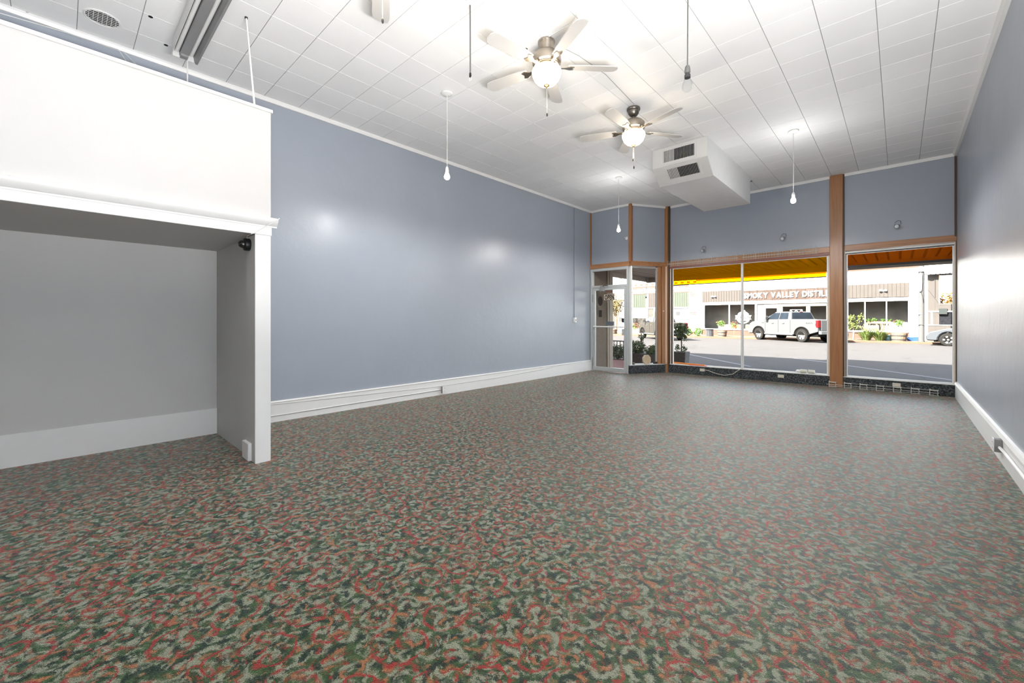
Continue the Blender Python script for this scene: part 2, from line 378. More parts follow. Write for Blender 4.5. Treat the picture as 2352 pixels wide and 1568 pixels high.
# crown strips
cr = M().prism([(LX, ZC - .040), (LX + .022, ZC - .040), (LX + .034, ZC - .012), (LX + .034, ZC + .006), (LX, ZC + .006)], YB, YD, 'y')
struct(cr.go('trim_1', TRIMW), 'thin white crown strip along the left wall')
cr = M().prism([(RX, ZC - .05), (RX - .03, ZC - .045), (RX - .045, ZC - .012), (RX - .045, ZC + .006), (RX, ZC + .006)], YB, YF, 'y')
struct(cr.go('trim_2', TRIMW), 'thin white crown strip along the right wall')
cr = M().box(-3.83, -.92, YF - .025, YF, ZC - .045, ZC + .006).box(-.735, .63, YF - .025, YF, ZC - .045, ZC + .006).box(LX + .03, A.x - .03, YD - .02, YD, ZC - .04, ZC + .006)
cr.box(.03, AL - .05, -.02, 0, ZC - .04, ZC + .006, AM)
struct(cr.go('trim_3', TRIMW), 'thin white crown strip above the shop front')
# baseboards
bl = M().box(LX, LX + .022, 1.2, YD - .01, 0, .232).prism([(LX, .232), (LX + .03, .232), (LX + .022, .246), (LX, .246)], 1.2, YD - .01, 'y')
struct(bl.go('baseboard_left', TRIMW), 'tall white baseboard under the long blue wall')
br = M().box(RX - .022, RX, YB, YF - .07, 0, .215).prism([(RX, .215), (RX - .03, .215), (RX - .02, .245), (RX, .25)], YB, YF - .07, 'y')
struct(br.go('baseboard_right', TRIMW), 'tall white baseboard under the right wall')

# ------------------------------------------------------------------ white partition with the open alcove
PX, PY, SZ, PT = -3.945, 1.215, 1.935, 3.0
pb = M()
pb.box(LX + .001, PX - .012, -4.4, PY, SZ, PT - .026)                   # header block
pb.box(LX + .001, PX - .012, PY - .095, PY, 0, SZ)                      # end wall beside the alcove
pb.box(LX + .001, -5.33, -4.4, PY - .095, 0, SZ)                        # back of the alcove
part = struct(pb.go('wall_partition', WHITE), 'white boxed partition with an open alcove under it')
M().box(PX - .012, PX, -4.4, PY, 2.0, PT - .026).go('fascia_panel', WHITE, part)
M().box(PX - .012, PX, PY - .118, PY, 0, SZ - .012).go('pilaster', TRIMW, part, bevel=.002)
M().box(-4.22, PX - .012, PY - .113, PY - .095, 0, SZ - .01).go('jamb_board', WHITE, part)
M().box(PX - .012, PX + .006, -4.4, PY + .006, SZ - .012, 2.006).go('frieze', TRIMW, part, bevel=.002)
cp = [(PX, 1.992), (PX + .012, 1.992), (PX + .012, 2.004), (PX + .022, 2.008), (PX + .034, 2.028), (PX + .048, 2.040), (PX + .052, 2.060), (PX + .040, 2.068), (PX, 2.080)]
M().prism(cp, -4.4, PY + .045, 'y').go('cornice', TRIMW, part, smooth=True)
M().box(LX + .001, PX + .014, -4.4, PY + .014, PT - .026, PT).go('top_cap', TRIMW, part, bevel=.003)
M().box(-5.33, -5.318, -4.4, PY - .095, 0, .268).go('alcove_baseboard', TRIMW, part)
M().box(-4.235, -4.06, PY - .140, PY - .095, 0, .150).go('plinth_block', TRIMW, part, bevel=.004)

# ------------------------------------------------------------------ front: posts, headers, sill, windows, door
struct(M().box(-.922, -.735, YF - .055, YF + .1, 0, ZC).go('trim_4', WOOD, bevel=.004), 'wide flat wooden post between the two shop windows')
struct(M().box(-.735, -.715, YF - .03, YF + .1, .2, ZC).go('trim_5', WOODD), 'dark gap strip on the right of the wide wooden post')
struct(M().box(-3.955, -3.872, YF - .075, YF + .06, 0, ZC).go('trim_6', WOOD, bevel=.004), 'narrow wooden corner post left of the large window')
struct(M().box(-3.872, -3.838, YF - .045, YF + .06, .2, ZC).go('trim_7', WOODD), 'dark edge of the narrow corner post')
struct(M().box(-4.425, -4.362, YD - .03, YD + .06, 2.50, ZC).go('trim_8', WOOD, bevel=.003), 'slim wooden post above the door corner')
struct(M().box(LX + .001, LX + .03, YD - .03, YD, 2.50, ZC - .04).go('trim_9', WOOD), 'thin wooden strip in the left front corner')
struct(M().box(.628, RX - .001, YF - .035, YF, 2.50, ZC - .04).go('trim_10', WOODD), 'thin dark wooden strip in the right front corner')
struct(M().box(LX + .001, A.x, YD - .035, YD + .1, 2.41, 2.51).go('trim_11', WOODH, bevel=.003), 'wooden header board over the glass door')
struct(M().box(0, AL - .08, -.035, .1, 2.415, 2.515, AM).go('trim_12', WOODH, bevel=.003), 'wooden header board over the narrow angled window')
struct(M().box(-3.838, -.922, YF - .03, YF + .1, 2.425, 2.525).go('trim_13', WOODH, bevel=.003), 'wooden header board over the large window')
struct(M().box(-.715, RX - .001, YF - .03, YF + .1, 2.425, 2.525).go('trim_14', WOODH, bevel=.003), 'wooden header board over the right window')
struct(M().box(-3.838, -.922, YF - .03, YF + .04, 2.368, 2.425).box(-3.838, -.922, YF - .045, YF - .03, 2.392, 2.412).go('trim_15', MAHOG, bevel=.003), 'reddish moulding under the large window header')
M().box(-3.932, -3.888, YF - .084, YF - .074, .2, 2.42).go('cream_strip', PALEW, bpy.data.objects['trim_6'])
# dark floral low wall under the windows
s1 = M().box(-3.872, -.922, YF - .02, YF + .2, -.05, .188).box(-.735, RX - .001, YF - .02, YF + .2, -.05, .188).go('wall_sill', SILLCARPET)
struct(s1, 'low dark floral knee wall under the front windows')
s2 = M().box(-.02, AL - .05, -.02, .16, -.05, .188, AM).go('wall_sill_angled', SILLCARPET); struct(s2, 'low dark floral knee wall under the angled window')
struct(M().box(-3.872, -.922, YF - .022, YF + .2, .188, .200).box(-.735, RX - .001, YF - .022, YF + .2, .188, .200).box(-.02, AL - .05, -.022, .16, .188, .200, AM).go('trim_16', TRIMW), 'thin pale sill on the dark knee wall')

def window_frame(win, x0, x1, y, z0, z1, mat_in, wdt=.016, matx=None, d=.03):
    m = M()
    for b_ in ((x0, x0 + wdt, z0, z1), (x1 - wdt, x1, z0, z1), (x0 + wdt, x1 - wdt, z0, z0 + wdt), (x0 + wdt, x1 - wdt, z1 - wdt, z1)):
        m.box(b_[0], b_[1], y - d / 2, y + d / 2, b_[2], b_[3], matx)
    return m.go('frame', mat_in, win)
w1 = struct(thing('window_1', 'large two-pane shop window with an amber blind across its top', 'window')); del w1['category']
window_frame(w1, -3.790, -.950, YF + .020, .200, 2.372, STEELP, .018)
M().box(-3.838, -3.815, YF - .02, YF + .06, .2, 2.40).go('jamb', PALEW, w1); M().box(-3.815, -3.790, YF - .005, YF + .06, .2, 2.40).go('jamb', WOODD, w1)
M().box(-.950, -.922, YF - .02, YF + .06, .2, 2.40).go('jamb', PALEW, w1)
M().box(-2.382, -2.334, YF - .003, YF + .032, .200, 2.37).go('mullion', ALU, w1, bevel=.004); M().box(-2.368, -2.350, YF - .010, YF - .001, .200, 2.37).go('mullion_strip', STEELP, w1)
M().box(-3.775, -2.376, YF + .022, YF + .028, .212, 2.36).go('pane', GLASS, w1); M().box(-2.340, -.965, YF + .022, YF + .028, .212, 2.36).go('pane', GLASS, w1)
w2 = struct(thing('window_2', 'right-hand single-pane shop window with a brown blind across its top', 'window')); del w2['category']
window_frame(w2, -.690, .625, YF + .020, .200, 2.372, STEELP, .018)
M().box(-.715, -.700, YF - .02, YF + .06, .2, 2.42).go('jamb', PALEW, w2); M().box(-.700, -.690, YF - .005, YF + .06, .2, 2.42).go('jamb', WOODD, w2)
M().box(.625, .640, YF - .02, YF + .06, .2, 2.42).go('jamb', PALEW, w2); M().box(.640, RX - .001, YF - .02, YF + .09, .2, 2.42).go('jamb', WOODD, w2)
M().box(-.675, .610, YF + .022, YF + .028, .212, 2.36).go('pane', GLASS, w2)
w3 = struct(thing('window_3', 'narrow angled window between the door and the corner post', 'window')); del w3['category']
window_frame(w3, .050, .722, .05, .200, 2.395, ALU, .018, AM, .05)
M().box(.066, .708, .045, .051, .212, 2.38, AM).go('pane', GLASS, w3)
M().box(.722, .80, -.012, .09, .2, 2.415, AM).go('jamb', WOOD, w3, bevel=.003); M().box(.80, .815, .01, .09, .2, 2.415, AM).go('jamb', WOODD, w3)
M().box(.815, .925, -.028, .09, .2, 2.415, AM).go('jamb', WOOD, w3, bevel=.003)
M().box(.012, .05, -.01, .09, .2, 2.41, AM).go('jamb', STEELP, w3)

# door
d1 = struct(thing('door_1', 'aluminium-framed glass shop door with a transom window', 'door')); del d1['category']
fx0, fx1 = -5.408, -4.430
df = M().box(fx0, fx0 + .055, YD - .03, YD + .06, 0, 2.405).box(fx1 - .045, fx1, YD - .03, YD + .06, 0, 2.405).box(fx0 + .055, fx1 - .045, YD - .03, YD + .06, 2.345, 2.405).box(fx0 + .055, fx1 - .045, YD - .03, YD + .06, 1.955, 2.008)
df.go('frame', ALU, d1, bevel=.003)
M().box(fx0 + .055, fx1 - .045, YD + .01, YD + .016, 2.008, 2.345).go('transom_pane', GLASS, d1)
lf = thing('door_leaf', '', ''); del lf['label'], lf['category']; lf.parent = d1
x0, x1 = fx0 + .060, fx1 - .050
st_ = M().box(x0, x0 + .065, YD - .022, YD + .022, .012, 1.948).box(x1 - .060, x1, YD - .022, YD + .022, .012, 1.948).box(x0 + .065, x1 - .060, YD - .022, YD + .022, .012, .105).box(x0 + .065, x1 - .060, YD - .022, YD + .022, 1.893, 1.948)
st_.go('stile_frame', ALU, lf, bevel=.003)
M().box(x0 + .065, x1 - .060, YD - .003, YD + .003, .105, 1.893).go('pane', GLASS, lf)
M().tube([(x0 + .04, YD - .06, 1.045), (x1 - .035, YD - .06, 1.040)], .016, 10).box(x0 + .03, x0 + .05, YD - .06, YD - .02, 1.03, 1.06).box(x1 - .045, x1 - .025, YD - .06, YD - .02, 1.025, 1.055).go('push_bar', STEELP, lf, smooth=True)
M().box(x1 - .10, x1 - .055, YD - .055, YD - .022, .86, 1.00).go('pull_handle', ALU, lf, bevel=.006)
M().box(x0 - .012, x0 + .014, YD - .034, YD - .022, .12, .32).go('hinge', GREYM, lf, bevel=.003)
M().box(x0 - .012, x0 + .014, YD - .034, YD - .022, 1.62, 1.80).go('hinge', GREYM, lf, bevel=.003)
cl = M().box(-5.13, -5.02, YD - .075, YD - .022, 1.86, 2.00).go('door_closer', GREYM, d1, bevel=.012)
M().tube([(-5.08, YD - .05, 1.985), (-4.97, YD - .13, 1.995), (-4.93, YD - .05, 1.99)], .009, 8).go('closer_arm', DGREY, d1)
M().lathe([(0, -.002), (.075, -.002), (.09, .0), (.075, .002), (0, .002)], 28, Matrix.Translation((-5.152, YD - .008, 1.645)) @ Matrix.Rotation(PI/2, 4, 'X') @ Matrix.Diagonal((.72, 1.25, 1, 1))).go('oval_sticker', plain('brown_sticker', (.03, .022, .016), .6, var=.3, vscale=60), lf)
M().box(-5.19, -5.11, YD - .009, YD - .004, 1.27, 1.43).go('hours_sticker', plain('brown_sticker_b', (.04, .03, .022), .6, var=.4, vscale=50), lf)
ms = tag(M().box(-4.60, -4.535, YD - .012, YD - .004, 1.14, 1.24).go('dark_sticker', DGREY), 'small dark square sticker near the right edge of the door glass', 'sticker')
mb = tag(M().box(-4.99, -4.79, YD - .035, YD - .004, 1.075, 1.165).go('mail_slot', plain('slate_grey_plastic', (.10, .115, .13), .5), bevel=.004), 'slate grey mail slot box above the door push bar', 'mail slot')
sg = thing('open_sign', 'small hanging sign reading OPEN in black on the door glass', 'sign', (0, 0, 0))
M().box(-5.05, -4.775, YD - .012, YD - .006, 1.655, 1.80).go('board', plain('tan_sign_board', (.50, .42, .32), .6), sg)
letters('OPEN', .105, .235, .003, BLACK, sg, (-5.03, YD - .013, 1.675), bold=.03)
M().box(-5.05, -4.775, YD - .015, YD - .012, 1.795, 1.803).go('line', BLACK, sg); M().box(-5.05, -4.775, YD - .015, YD - .012, 1.652, 1.660).go('line', BLACK, sg)
M().box(-5.01, -4.82, YD - .012, YD - .006, 1.825, 1.885).go('top_plate', plain('brown_sign_plate', (.13, .07, .045), .6), sg)

# amber roller blinds
b1 = thing('roller_blind', 'amber see-through film blind hanging across the large window top', 'blind')
M().box(-3.770, -.978, YF + .012, YF + .014, 1.995, 2.36).go('film', AMBER, b1)
M().box(-3.772, -.976, YF + .008, YF + .020, 1.980, 2.000).go('bottom_bar', BLACK, b1)
b2 = thing('roller_blind', 'brown see-through film blind hanging across the right window top', 'blind')
M().box(-.672, .606, YF + .012, YF + .014, 2.150, 2.37).go('film', AMBERB, b2)
M().box(-.674, .608, YF + .006, YF + .022, 2.122, 2.160).go('bottom_bar', BLACK, b2)
M().tube([(-.700, YF - .012, 2.392), (.628, YF - .012, 2.392)], .017, 12).go('roller', STEELP, b2, smooth=True)
M().box(-.70, .628, YF - .005, YF + .01, 2.366, 2.376).go('valance', DGREY, b2)

# ------------------------------------------------------------------ ceiling fans
def make_fan(label, rod, az):
    t = thing('ceiling_fan', label, 'fan', group='ceiling fans with lit glass bowls')
    if rod:   # on a short downrod
        c = M().lathe([(0, 0), (.062, 0), (.078, -.012), (.080, -.030), (.074, -.040), (.066, -.044), (.062, -.075), (.044, -.100), (.020, -.112), (0, -.112)], 28).go('canopy', NICKELD, t, smooth=True)
        M().lathe([(0, .004), (.05, .004), (.055, -.02), (.05, -.032), (0, -.032)], 20).go('mounting_ring', BLACK, t, smooth=True)
        M().tube([(0, 0, -.10), (0, 0, -.165)], .014, 12).go('downrod', NICKELD, t, smooth=True)
        z = -.150
    else:
        c = M().lathe([(0, 0), (.074, 0), (.078, -.010), (.076, -.018), (.073, -.022), (.070, -.05), (.058, -.085), (.050, -.105), (0, -.105)], 28).go('canopy', NICKEL, t, smooth=True)
        z = -.100
    M().lathe([(0, z), (.05, z - .002), (.105, z - .018), (.132, z - .048), (.136, z - .085), (.130, z - .112), (.112, z - .122), (.112, z - .132), (0, z - .132)], 32).go('motor_housing', NICKEL, t, smooth=True)
    M().lathe([(0, z - .13), (.090, z - .13), (.095, z - .142), (.078, z - .156), (.080, z - .168), (0, z - .168)], 28).go('light_collar', NICKEL, t, smooth=True)
    zb = z - .135
    for k in range(5):
        a = az + k * 2 * PI / 5; mx = Matrix.Rotation(a, 4, 'Z') @ Matrix.Translation((0, 0, zb)) @ Matrix.Rotation(R(12), 4, 'X')
        poly = [(.20, -.045), (.30, -.058), (.60, -.066), (.645, -.055), (.665, -.020), (.665, .020), (.645, .055), (.60, .066), (.30, .058), (.20, .045)]
        b = M().prism(poly, -.004, .004, 'z', mx).go('blade', BLADE, t)
        M().prism([(.10, -.016), (.17, -.014), (.22, -.040), (.255, -.030), (.235, 0), (.255, .030), (.22, .040), (.17, .014), (.10, .016)], -.012, -.004, 'z', mx).go('blade_iron', NICKEL, b)
    zl = z - .165
    M().lathe([(.100, zl + .004), (.132, zl - .004), (.137, zl - .020), (.132, zl - .050), (.114, zl - .090), (.084, zl - .122), (.045, zl - .142), (0, zl - .148)], 36).go('light_bowl', BOWL, t, smooth=True)
    M().lathe([(0, zl - .136), (.030, zl - .138), (.026, zl - .150), (.010, zl - .158), (.008, zl - .170), (0, zl - .172)], 16).go('finial', BRASS, t, smooth=True)
    pc = M().tube([(.004, 0, zl - .165), (.004, .002, zl - .395)], .0022, 5).go('pull_chain', GREYM, t)
    M().lathe([(0, 0), (.006, -.006), (.008, -.020), (.006, -.036), (0, -.042)], 10, Matrix.Translation((.004, .002, zl - .393))).go('chain_fob', DGREY, pc, smooth=True)
    if rod:
        pc = M().tube([(-.006, 0, zl - .165), (-.006, -.002, zl - .30)], .0022, 5).go('pull_chain', GREYM, t)
        M().lathe([(0, 0), (.006, -.006), (.008, -.020), (.006, -.036), (0, -.042)], 10, Matrix.Translation((-.006, -.002, zl - .298))).go('chain_fob', DGREY, pc, smooth=True)
    return t
fan1 = make_fan('ceiling fan hugging the ceiling on a bell canopy, its lit bowl nearest the camera', False, R(-26))
fan1.location = (-2.402, 3.061, ZC)
fan2 = make_fan('ceiling fan on a short dark downrod, hanging beside the white duct box', True, R(-15))
fan2.location = (-2.375, 4.737, ZC)
fan3 = dup(fan1, (-2.415, 1.385, ZC), R(-26 + 59), 'ceiling fan cut off by the top edge of the photo, only a blade tip showing')
for fl_ in (fan1, fan2, fan3):
    lamp('fan_light', (fl_.location.x, fl_.location.y, 3.22), 6, .10, (1, .86, .68))

# ------------------------------------------------------------------ hanging bulbs
A19 = [(0, 0), (.014, -.001), (.014, -.012), (.019, -.030), (.029, -.052), (.032, -.070), (.029, -.086), (.018, -.098), (0, -.102)]
def make_pendant(label, lit, group=None):
    t = thing('pendant_bulb', label, 'lamp', group=group)
    M().lathe([(0, .002), (.062, .002), (.066, -.006), (.060, -.016), (.030, -.026), (.012, -.030), (0, -.030)], 24).go('canopy', STEELP, t, smooth=True)
    M().tube([(0, 0, -.025), (.003, 0, -.4), (0, 0, -.845)], .0032 if lit else .0045, 6).go('cord', CORDW if lit else CORDG, t)
    M().lathe([(0, -.838), (.010, -.840), (.016, -.850), (.019, -.870), (.019, -.888), (.014, -.893), (0, -.893)], 16).go('socket', STEELP if lit else CORDG, t, smooth=True)
    if lit:
        M().lathe([(r, z - .885) for r, z in A19], 20).go('bulb', BULB, t, smooth=True)
    else:
        M().lathe([(.0145, -.890), (.015, -.897), (.0195, -.905), (.0195, -.925), (.0, -.925)], 16).go('base_shell', DGREY, t, smooth=True)
        M().lathe([(r * 1.15, z * 1.12 - .905) for r, z in A19], 20).go('bulb', CLEAR, t, smooth=True)
    return t
grp = 'lit bare bulbs on white cords'
p1 = make_pendant('lit bare bulb hanging before the long blue left wall', True, grp); p1.location = (-3.784, 2.988, ZC)
p2 = dup(p1, (-3.749, 6.895, ZC), None, 'lit bare bulb hanging in the far corner near the glass door')
p3 = dup(p1, (-1.067, 6.824, ZC), None, 'lit bare bulb hanging between the duct box and the wide wooden post')
p4 = make_pendant('unlit clear bulb on a grey cord, hanging over the middle of the room', False); p4.location = (-1.067, 2.921, ZC)
for q, pw, up in ((p1, 200, 6), (p2, 290, 50), (p3, 320, 55)):       # LED bulbs: most light leaves downwards and sideways, a little upwards
    lamp('bulb_light', (q.location.x, q.location.y, 2.86), up, .035, (1, .99, .97))
    d = bpy.data.lights.new('bulb_light', 'SPOT'); d.energy = pw; d.spot_size = R(179); d.spot_blend = .35; d.shadow_soft_size = .035; d.color = (1, .99, .97)
    o = bpy.data.objects.new('bulb_light', d); COL.objects.link(o); o.location = (q.location.x, q.location.y, 2.86)
hr = thing('pull_cord', 'grey hanging pull cord ending in a black tip and a clear ring', 'pull cord', (-2.587, 2.282, ZC))
M().tube([(0, 0, 0), (.002, 0, -.56)], .0055, 8).go('cord', CORDG, hr)
M().lathe([(0, 0), (.008, -.002), (.0095, -.02), (.0095, -.034), (0, -.038)], 12, Matrix.Translation((.002, 0, -.556))).go('tip', BLACK, hr, smooth=True)
M().tube([(.002 + .014 * math.cos(a), 0, -.604 + .014 * math.sin(a)) for a in [2 * PI * q / 16 for q in range(17)]], .0016, 5, False).go('ring', STEELP, hr)

# ------------------------------------------------------------------ duct box with two grilles
dx0, dx1, dy0, dy1, dzb = -2.780, -1.981, 6.174, 8.473, 3.305
dt = thing('duct_box', 'white boxed air duct under the ceiling with two slatted grilles', 'duct')
sec = [(dy0 + .008, ZC + .004), (dy0 + .008, 3.517), (dy0 + .262, dzb), (dy1, dzb), (dy1, ZC + .004)]
M().prism(sec, dx0, dx1, 'x').go('casing', DUCTW, dt)
M().box(dx0, dx1, dy0, dy0 + .008, 3.517, ZC + .003).go('front_panel', DUCTG, dt)
LM = Matrix.Translation((0, dy0, 3.517)) @ Matrix.Rotation(-math.atan2(3.517 - dzb, .262), 4, 'X')   # local y along the slope (down and back)
sl = math.hypot(.262, 3.517 - dzb)
SLM = Matrix.Translation((0, dy0, 3.517)) @ Matrix(((1, 0, 0, 0), (0, .262 / sl, -(3.517 - dzb) / sl, 0), (0, -(3.517 - dzb) / sl, -.262 / sl, 0), (0, 0, 0, 1)))  # x, y=down slope, z=outwards
M().box(dx0, dx1, 0, sl, -.001, .007, SLM).go('sloping_panel', DUCTG, dt)
def grille(mx, gx0, gx1, gy0, gy1):
    fr = M().box(gx0 - .04, gx1 + .03, gy0 - .035, gy0, 0, .007, mx).box(gx0 - .04, gx1 + .03, gy1, gy1 + .035, 0, .007, mx).box(gx0 - .04, gx0, gy0, gy1, 0, .007, mx).box(gx1, gx1 + .03, gy0, gy1, 0, .007, mx)
    gr = fr.go('grille_frame', DUCTG, dt)
    M().box(gx0, gx1, gy0, gy1, .0002, .001, mx).go('grille_opening', BLACK, gr)
    n = 22; w_ = (gx1 - gx0) / n
    s0 = None
    for k in range(n):
        cx_ = gx0 + (k + .5) * w_; tilt = R(50 if k < 8 else -50)
        mm = mx @ Matrix.Translation((cx_, 0, .008)) @ Matrix.Rotation(tilt, 4, 'Y')
        M().box(-.0062, .0062, gy0, gy1, -.0006, .0006, mm).go('slat', DUCTG, gr)
FM = Matrix.Translation((0, dy0, ZC)) @ Matrix(((1, 0, 0, 0), (0, 0, -1, 0), (0, -1, 0, 0), (0, 0, 0, 1)))   # x, y=down, z=towards the room
grille(FM, -2.611, -2.157, .050, .222)
grille(SLM @ Matrix.Translation((0, 0, .0072)), -2.585, -2.135, .060, .235)
M().tube([(dx1 + .004, dy1 - .02, 3.70), (dx1 + .03, dy1 - .02, 3.71), (dx1 + .035, dy1 - .02, 3.69)], .006, 6).go('hook', DGREY, dt)

# ------------------------------------------------------------------ fluorescent fixture, round grille, rods over the partition
ft = thing('fluorescent_fixture', 'unlit twin-tube fluorescent strip light above the white partition', 'ceiling light', (-4.90, .771, 3.64))
M().box(.0, 1.28, -.032, .032, .02, .085).go('ballast_channel', GREYM, ft, bevel=.003)  # grey colour stands in for the shade on this downward-facing channel
M().box(.0, 1.28, -.075, .075, .085, .15).go('housing', STEELP, ft)
M().hull8([(0, -.078, .05), (1.28, -.078, .05), (1.28, -.074, .05), (0, -.074, .05)], [(0, -.092, -.01), (1.28, -.092, -.01), (1.28, -.089, -.01), (0, -.089, -.01)]).box(0, 1.28, -.079, -.074, .05, .15).go('reflector_side', STEELP, ft)
M().hull8([(0, .074, .05), (1.28, .074, .05), (1.28, .078, .05), (0, .078, .05)], [(0, .089, -.01), (1.28, .089, -.01), (1.28, .106, -.012), (0, .106, -.012)]).box(0, 1.28, .074, .079, .05, .15).go('reflector_side', GREYM, ft)
for sy in (-1, 1): M().tube([(.03, sy * .053, .045), (1.25, sy * .053, .045)], .0165, 14).go('tube', TRIMW, ft, smooth=True)
M().box(-.008, 0, -.078, .078, .0, .15).go('end_plate', STEELP, ft)
M().box(0, .06, -.028, .028, -.002, .02).go('socket_block', GREYM, ft, bevel=.002)
M().tube([(-.004, .03, .02), (-.002, .03, -.15), (-.012, .03, -.40), (-.008, .03, -.638)], .006, 6).go('power_cord', CORDW, ft)
vt = thing('round_vent', 'round ceiling vent opening with a wire grille', 'vent', (-5.02, .236, ZC + .003))
M().lathe([(.105, .004), (.118, .004), (.120, -.004), (.112, -.008), (.104, -.004), (.105, .004)], 32).go('rim', TRIMW, vt, smooth=True)
M().lathe([(0, .0015), (.106, .0015), (.106, .003), (0, .003)], 32).go('opening', BLACK, vt)
for k in range(-3, 4):
    h_ = math.sqrt(max(.0001, .104 ** 2 - (k * .028) ** 2))
    M().tube([(k * .028, -h_, -.002), (k * .028, h_, -.002)], .0022, 5).go('bar', STEELP, vt); M().tube([(-h_, k * .028, -.004), (h_, k * .028, -.004)], .0022, 5).go('bar', STEELP, vt)
rd = thing('support_rod', 'slim white rod from the ceiling down to the partition top corner', 'rod', (-4.10, 1.073, ZC))
M().tube([(0, 0, .004), (.145, .022, -.792)], [.006, .008], 8).go('rod', TRIMW, rd); M().lathe([(0, .006), (.012, .006), (.012, -.006), (0, -.006)], 10).go('anchor', DGREY, rd)
cw = tag(M().tube([(-5.40, .03, 3.745), (-5.36, .36, 3.735), (-5.32, .43, 3.60), (-5.30, .455, 3.30), (-5.30, .46, 2.998)], .0035, 5).tube([(-5.40, -1.2, 3.735), (-5.395, -.4, 3.71), (-5.40, .03, 3.745)], .004, 5).tube([(-5.38, .40, 3.735), (-5.30, .48, 3.62), (-5.27, .50, 3.3), (-5.27, .505, 2.998)], .0035, 5).go('wall_cable', CORDW), 'thin white cables running under the crown and behind the partition top', 'cable')
cs = M(); cp_ = [(-2.38, 3.02), (-2.10, 3.02), (-1.55, 2.70), (-1.02, 2.42), (-.78, 2.26), (-.6, 2.1)]
cs.tube([(x, y, ZC - .001) for x, y in cp_], .0055, 6); tag(cs.go('ceiling_cable', TRIMW), 'white painted cable stapled across the ceiling towards the nearest fan', 'cable')
cs = M().tube([(-2.36, 3.16, ZC), (-2.30, 3.45, ZC - .001), (-2.27, 3.9, ZC), (-2.33, 4.66, ZC - .002)], .003, 5)
tag(cs.go('ceiling_cable', plain('dusty_cable', (.33, .33, .33), .6)), 'thin grey cable along a ceiling seam between the two fans', 'cable')

# ------------------------------------------------------------------ dome camera with its cable
sc_ = thing('dome_camera', 'black dome security camera on the alcove side wall', 'camera', (-4.115, PY - .113, 1.852))
RM = Matrix.Rotation(PI / 2, 4, 'X')   # local z -> -y
M().lathe([(0, 0), (.050, 0), (.053, .006), (.053, .036), (.050, .042), (.034, .046), (0, .046)], 28, RM).go('base', BLACK, sc_, smooth=True)
M().lathe([(.034, .044), (.034, .054), (.030, .070), (.018, .082), (0, .086)], 24, RM).go('dome', plain('smoked_dome', (.01, .01, .01), .08, coat=.5), sc_, smooth=True)
M().box(-.010, .010, -.030, -.022, .0535, .0545).go('label_strip', STEELP, sc_)
M().tube([(0, -.02, .052), (.05, -.03, .066), (.165, -.03, .068), (.190, -.012, .075), (.200, .04, .120), (.225, .09, .160), (.236, .14, .200), (.222, .165, .222), (.19, .17, .224)], .0032, 6).go('cable', CORDW, sc_)

# ------------------------------------------------------------------ outlets, conduit and cables on walls
def outlet(name, label, mx, w_=.072, h_=.115, d_=.045, boxmat=STEELP, group=None, cat='outlet'):
    t = thing(name, label, cat, group=group); t.matrix_world = mx       # local x right, y up, z out of the wall
    M().box(-w_ / 2 + .004, w_ / 2 - .004, -h_ / 2 + .004, h_ / 2 - .004, 0, d_).go('box', boxmat, t, bevel=.003)
    p = M().box(-w_ / 2, w_ / 2, -h_ / 2, h_ / 2, d_, d_ + .006).go('cover_plate', CREAM if boxmat is CREAM else TRIMW, t, bevel=.002)
    return t
def sockets(t, d_, vertical=True, mat=CREAM):
    for s in (-1, 1):
        cx_, cy_ = (0, s * .024) if vertical else (s * .024, 0)
        f = M().lathe([(0, 0), (.016, 0), (.016, .002), (0, .002)], 14, Matrix.Translation((cx_, cy_, d_ + .006))).go('socket_face', mat, t)
        M().box(cx_ - .007, cx_ - .005, cy_ - .003, cy_ + .005, d_ + .0079, d_ + .0086).box(cx_ + .005, cx_ + .007, cy_ - .003, cy_ + .005, d_ + .0079, d_ + .0086).go('slots', DGREY, f)
WL = Matrix(((0, 0, 1, 0), (1, 0, 0, 0), (0, 1, 0, 0), (0, 0, 0, 1)))      # on the left wall facing +X
WR = Matrix(((0, 0, -1, 0), (-1, 0, 0, 0), (0, 1, 0, 0), (0, 0, 0, 1)))    # on the right wall facing -X
WF = Matrix(((1, 0, 0, 0), (0, 0, -1, 0), (0, 1, 0, 0), (0, 0, 0, 1)))     # on the front wall facing -Y
o1 = outlet('outlet', 'grey-sided surface outlet on the white baseboard of the long blue wall', Matrix.Translation((LX + .022, 4.17, .085)) @ WL, boxmat=GREYM); sockets(o1, .045, mat=STEELP)
o2 = outlet('outlet', 'grey surface outlet box on the right-hand baseboard with a white conduit', Matrix.Translation((RX - .022, 5.36, .150)) @ WR, boxmat=GREYM); sockets(o2, .045, mat=STEELP)
M().tube([(.036, -.010, .018), (.25, -.010, .012), (3.2, -.012, .012)], .011, 8).go('conduit', TRIMW, o2, smooth=True)
o3 = outlet('switch_box', 'small white switch box at the foot of a dark wall conduit', Matrix.Translation((LX, 7.915, 1.20)) @ WL, .075, .115, .04, cat='switch'); M().box(-.006, .006, -.012, .012, .046, .056).go('toggle', DGREY, o3)
M().tube([(-.012, .05, .014), (-.012, 2.54, .010)], .0085, 6).go('conduit', plain('painted_conduit', (.22, .24, .27), .5), o3)
ca = M().tube([(LX + .025, 1.25, .225), (LX + .026, 2.4, .190), (LX + .026, 4.12, .142), (LX + .026, 5.6, .150), (LX + .026, 7.0, .195), (LX + .026, 7.9, .250)], .0035, 5).tube([(LX + .025, 1.25, .075), (LX + .026, 4.13, .085)], .008, 6)
tag(ca.go('wall_cable', CORDW), 'thin white cable drooping along the long white baseboard', 'cable')
fy = YF - .02
g_out = 'cream outlets set in the dark knee wall'
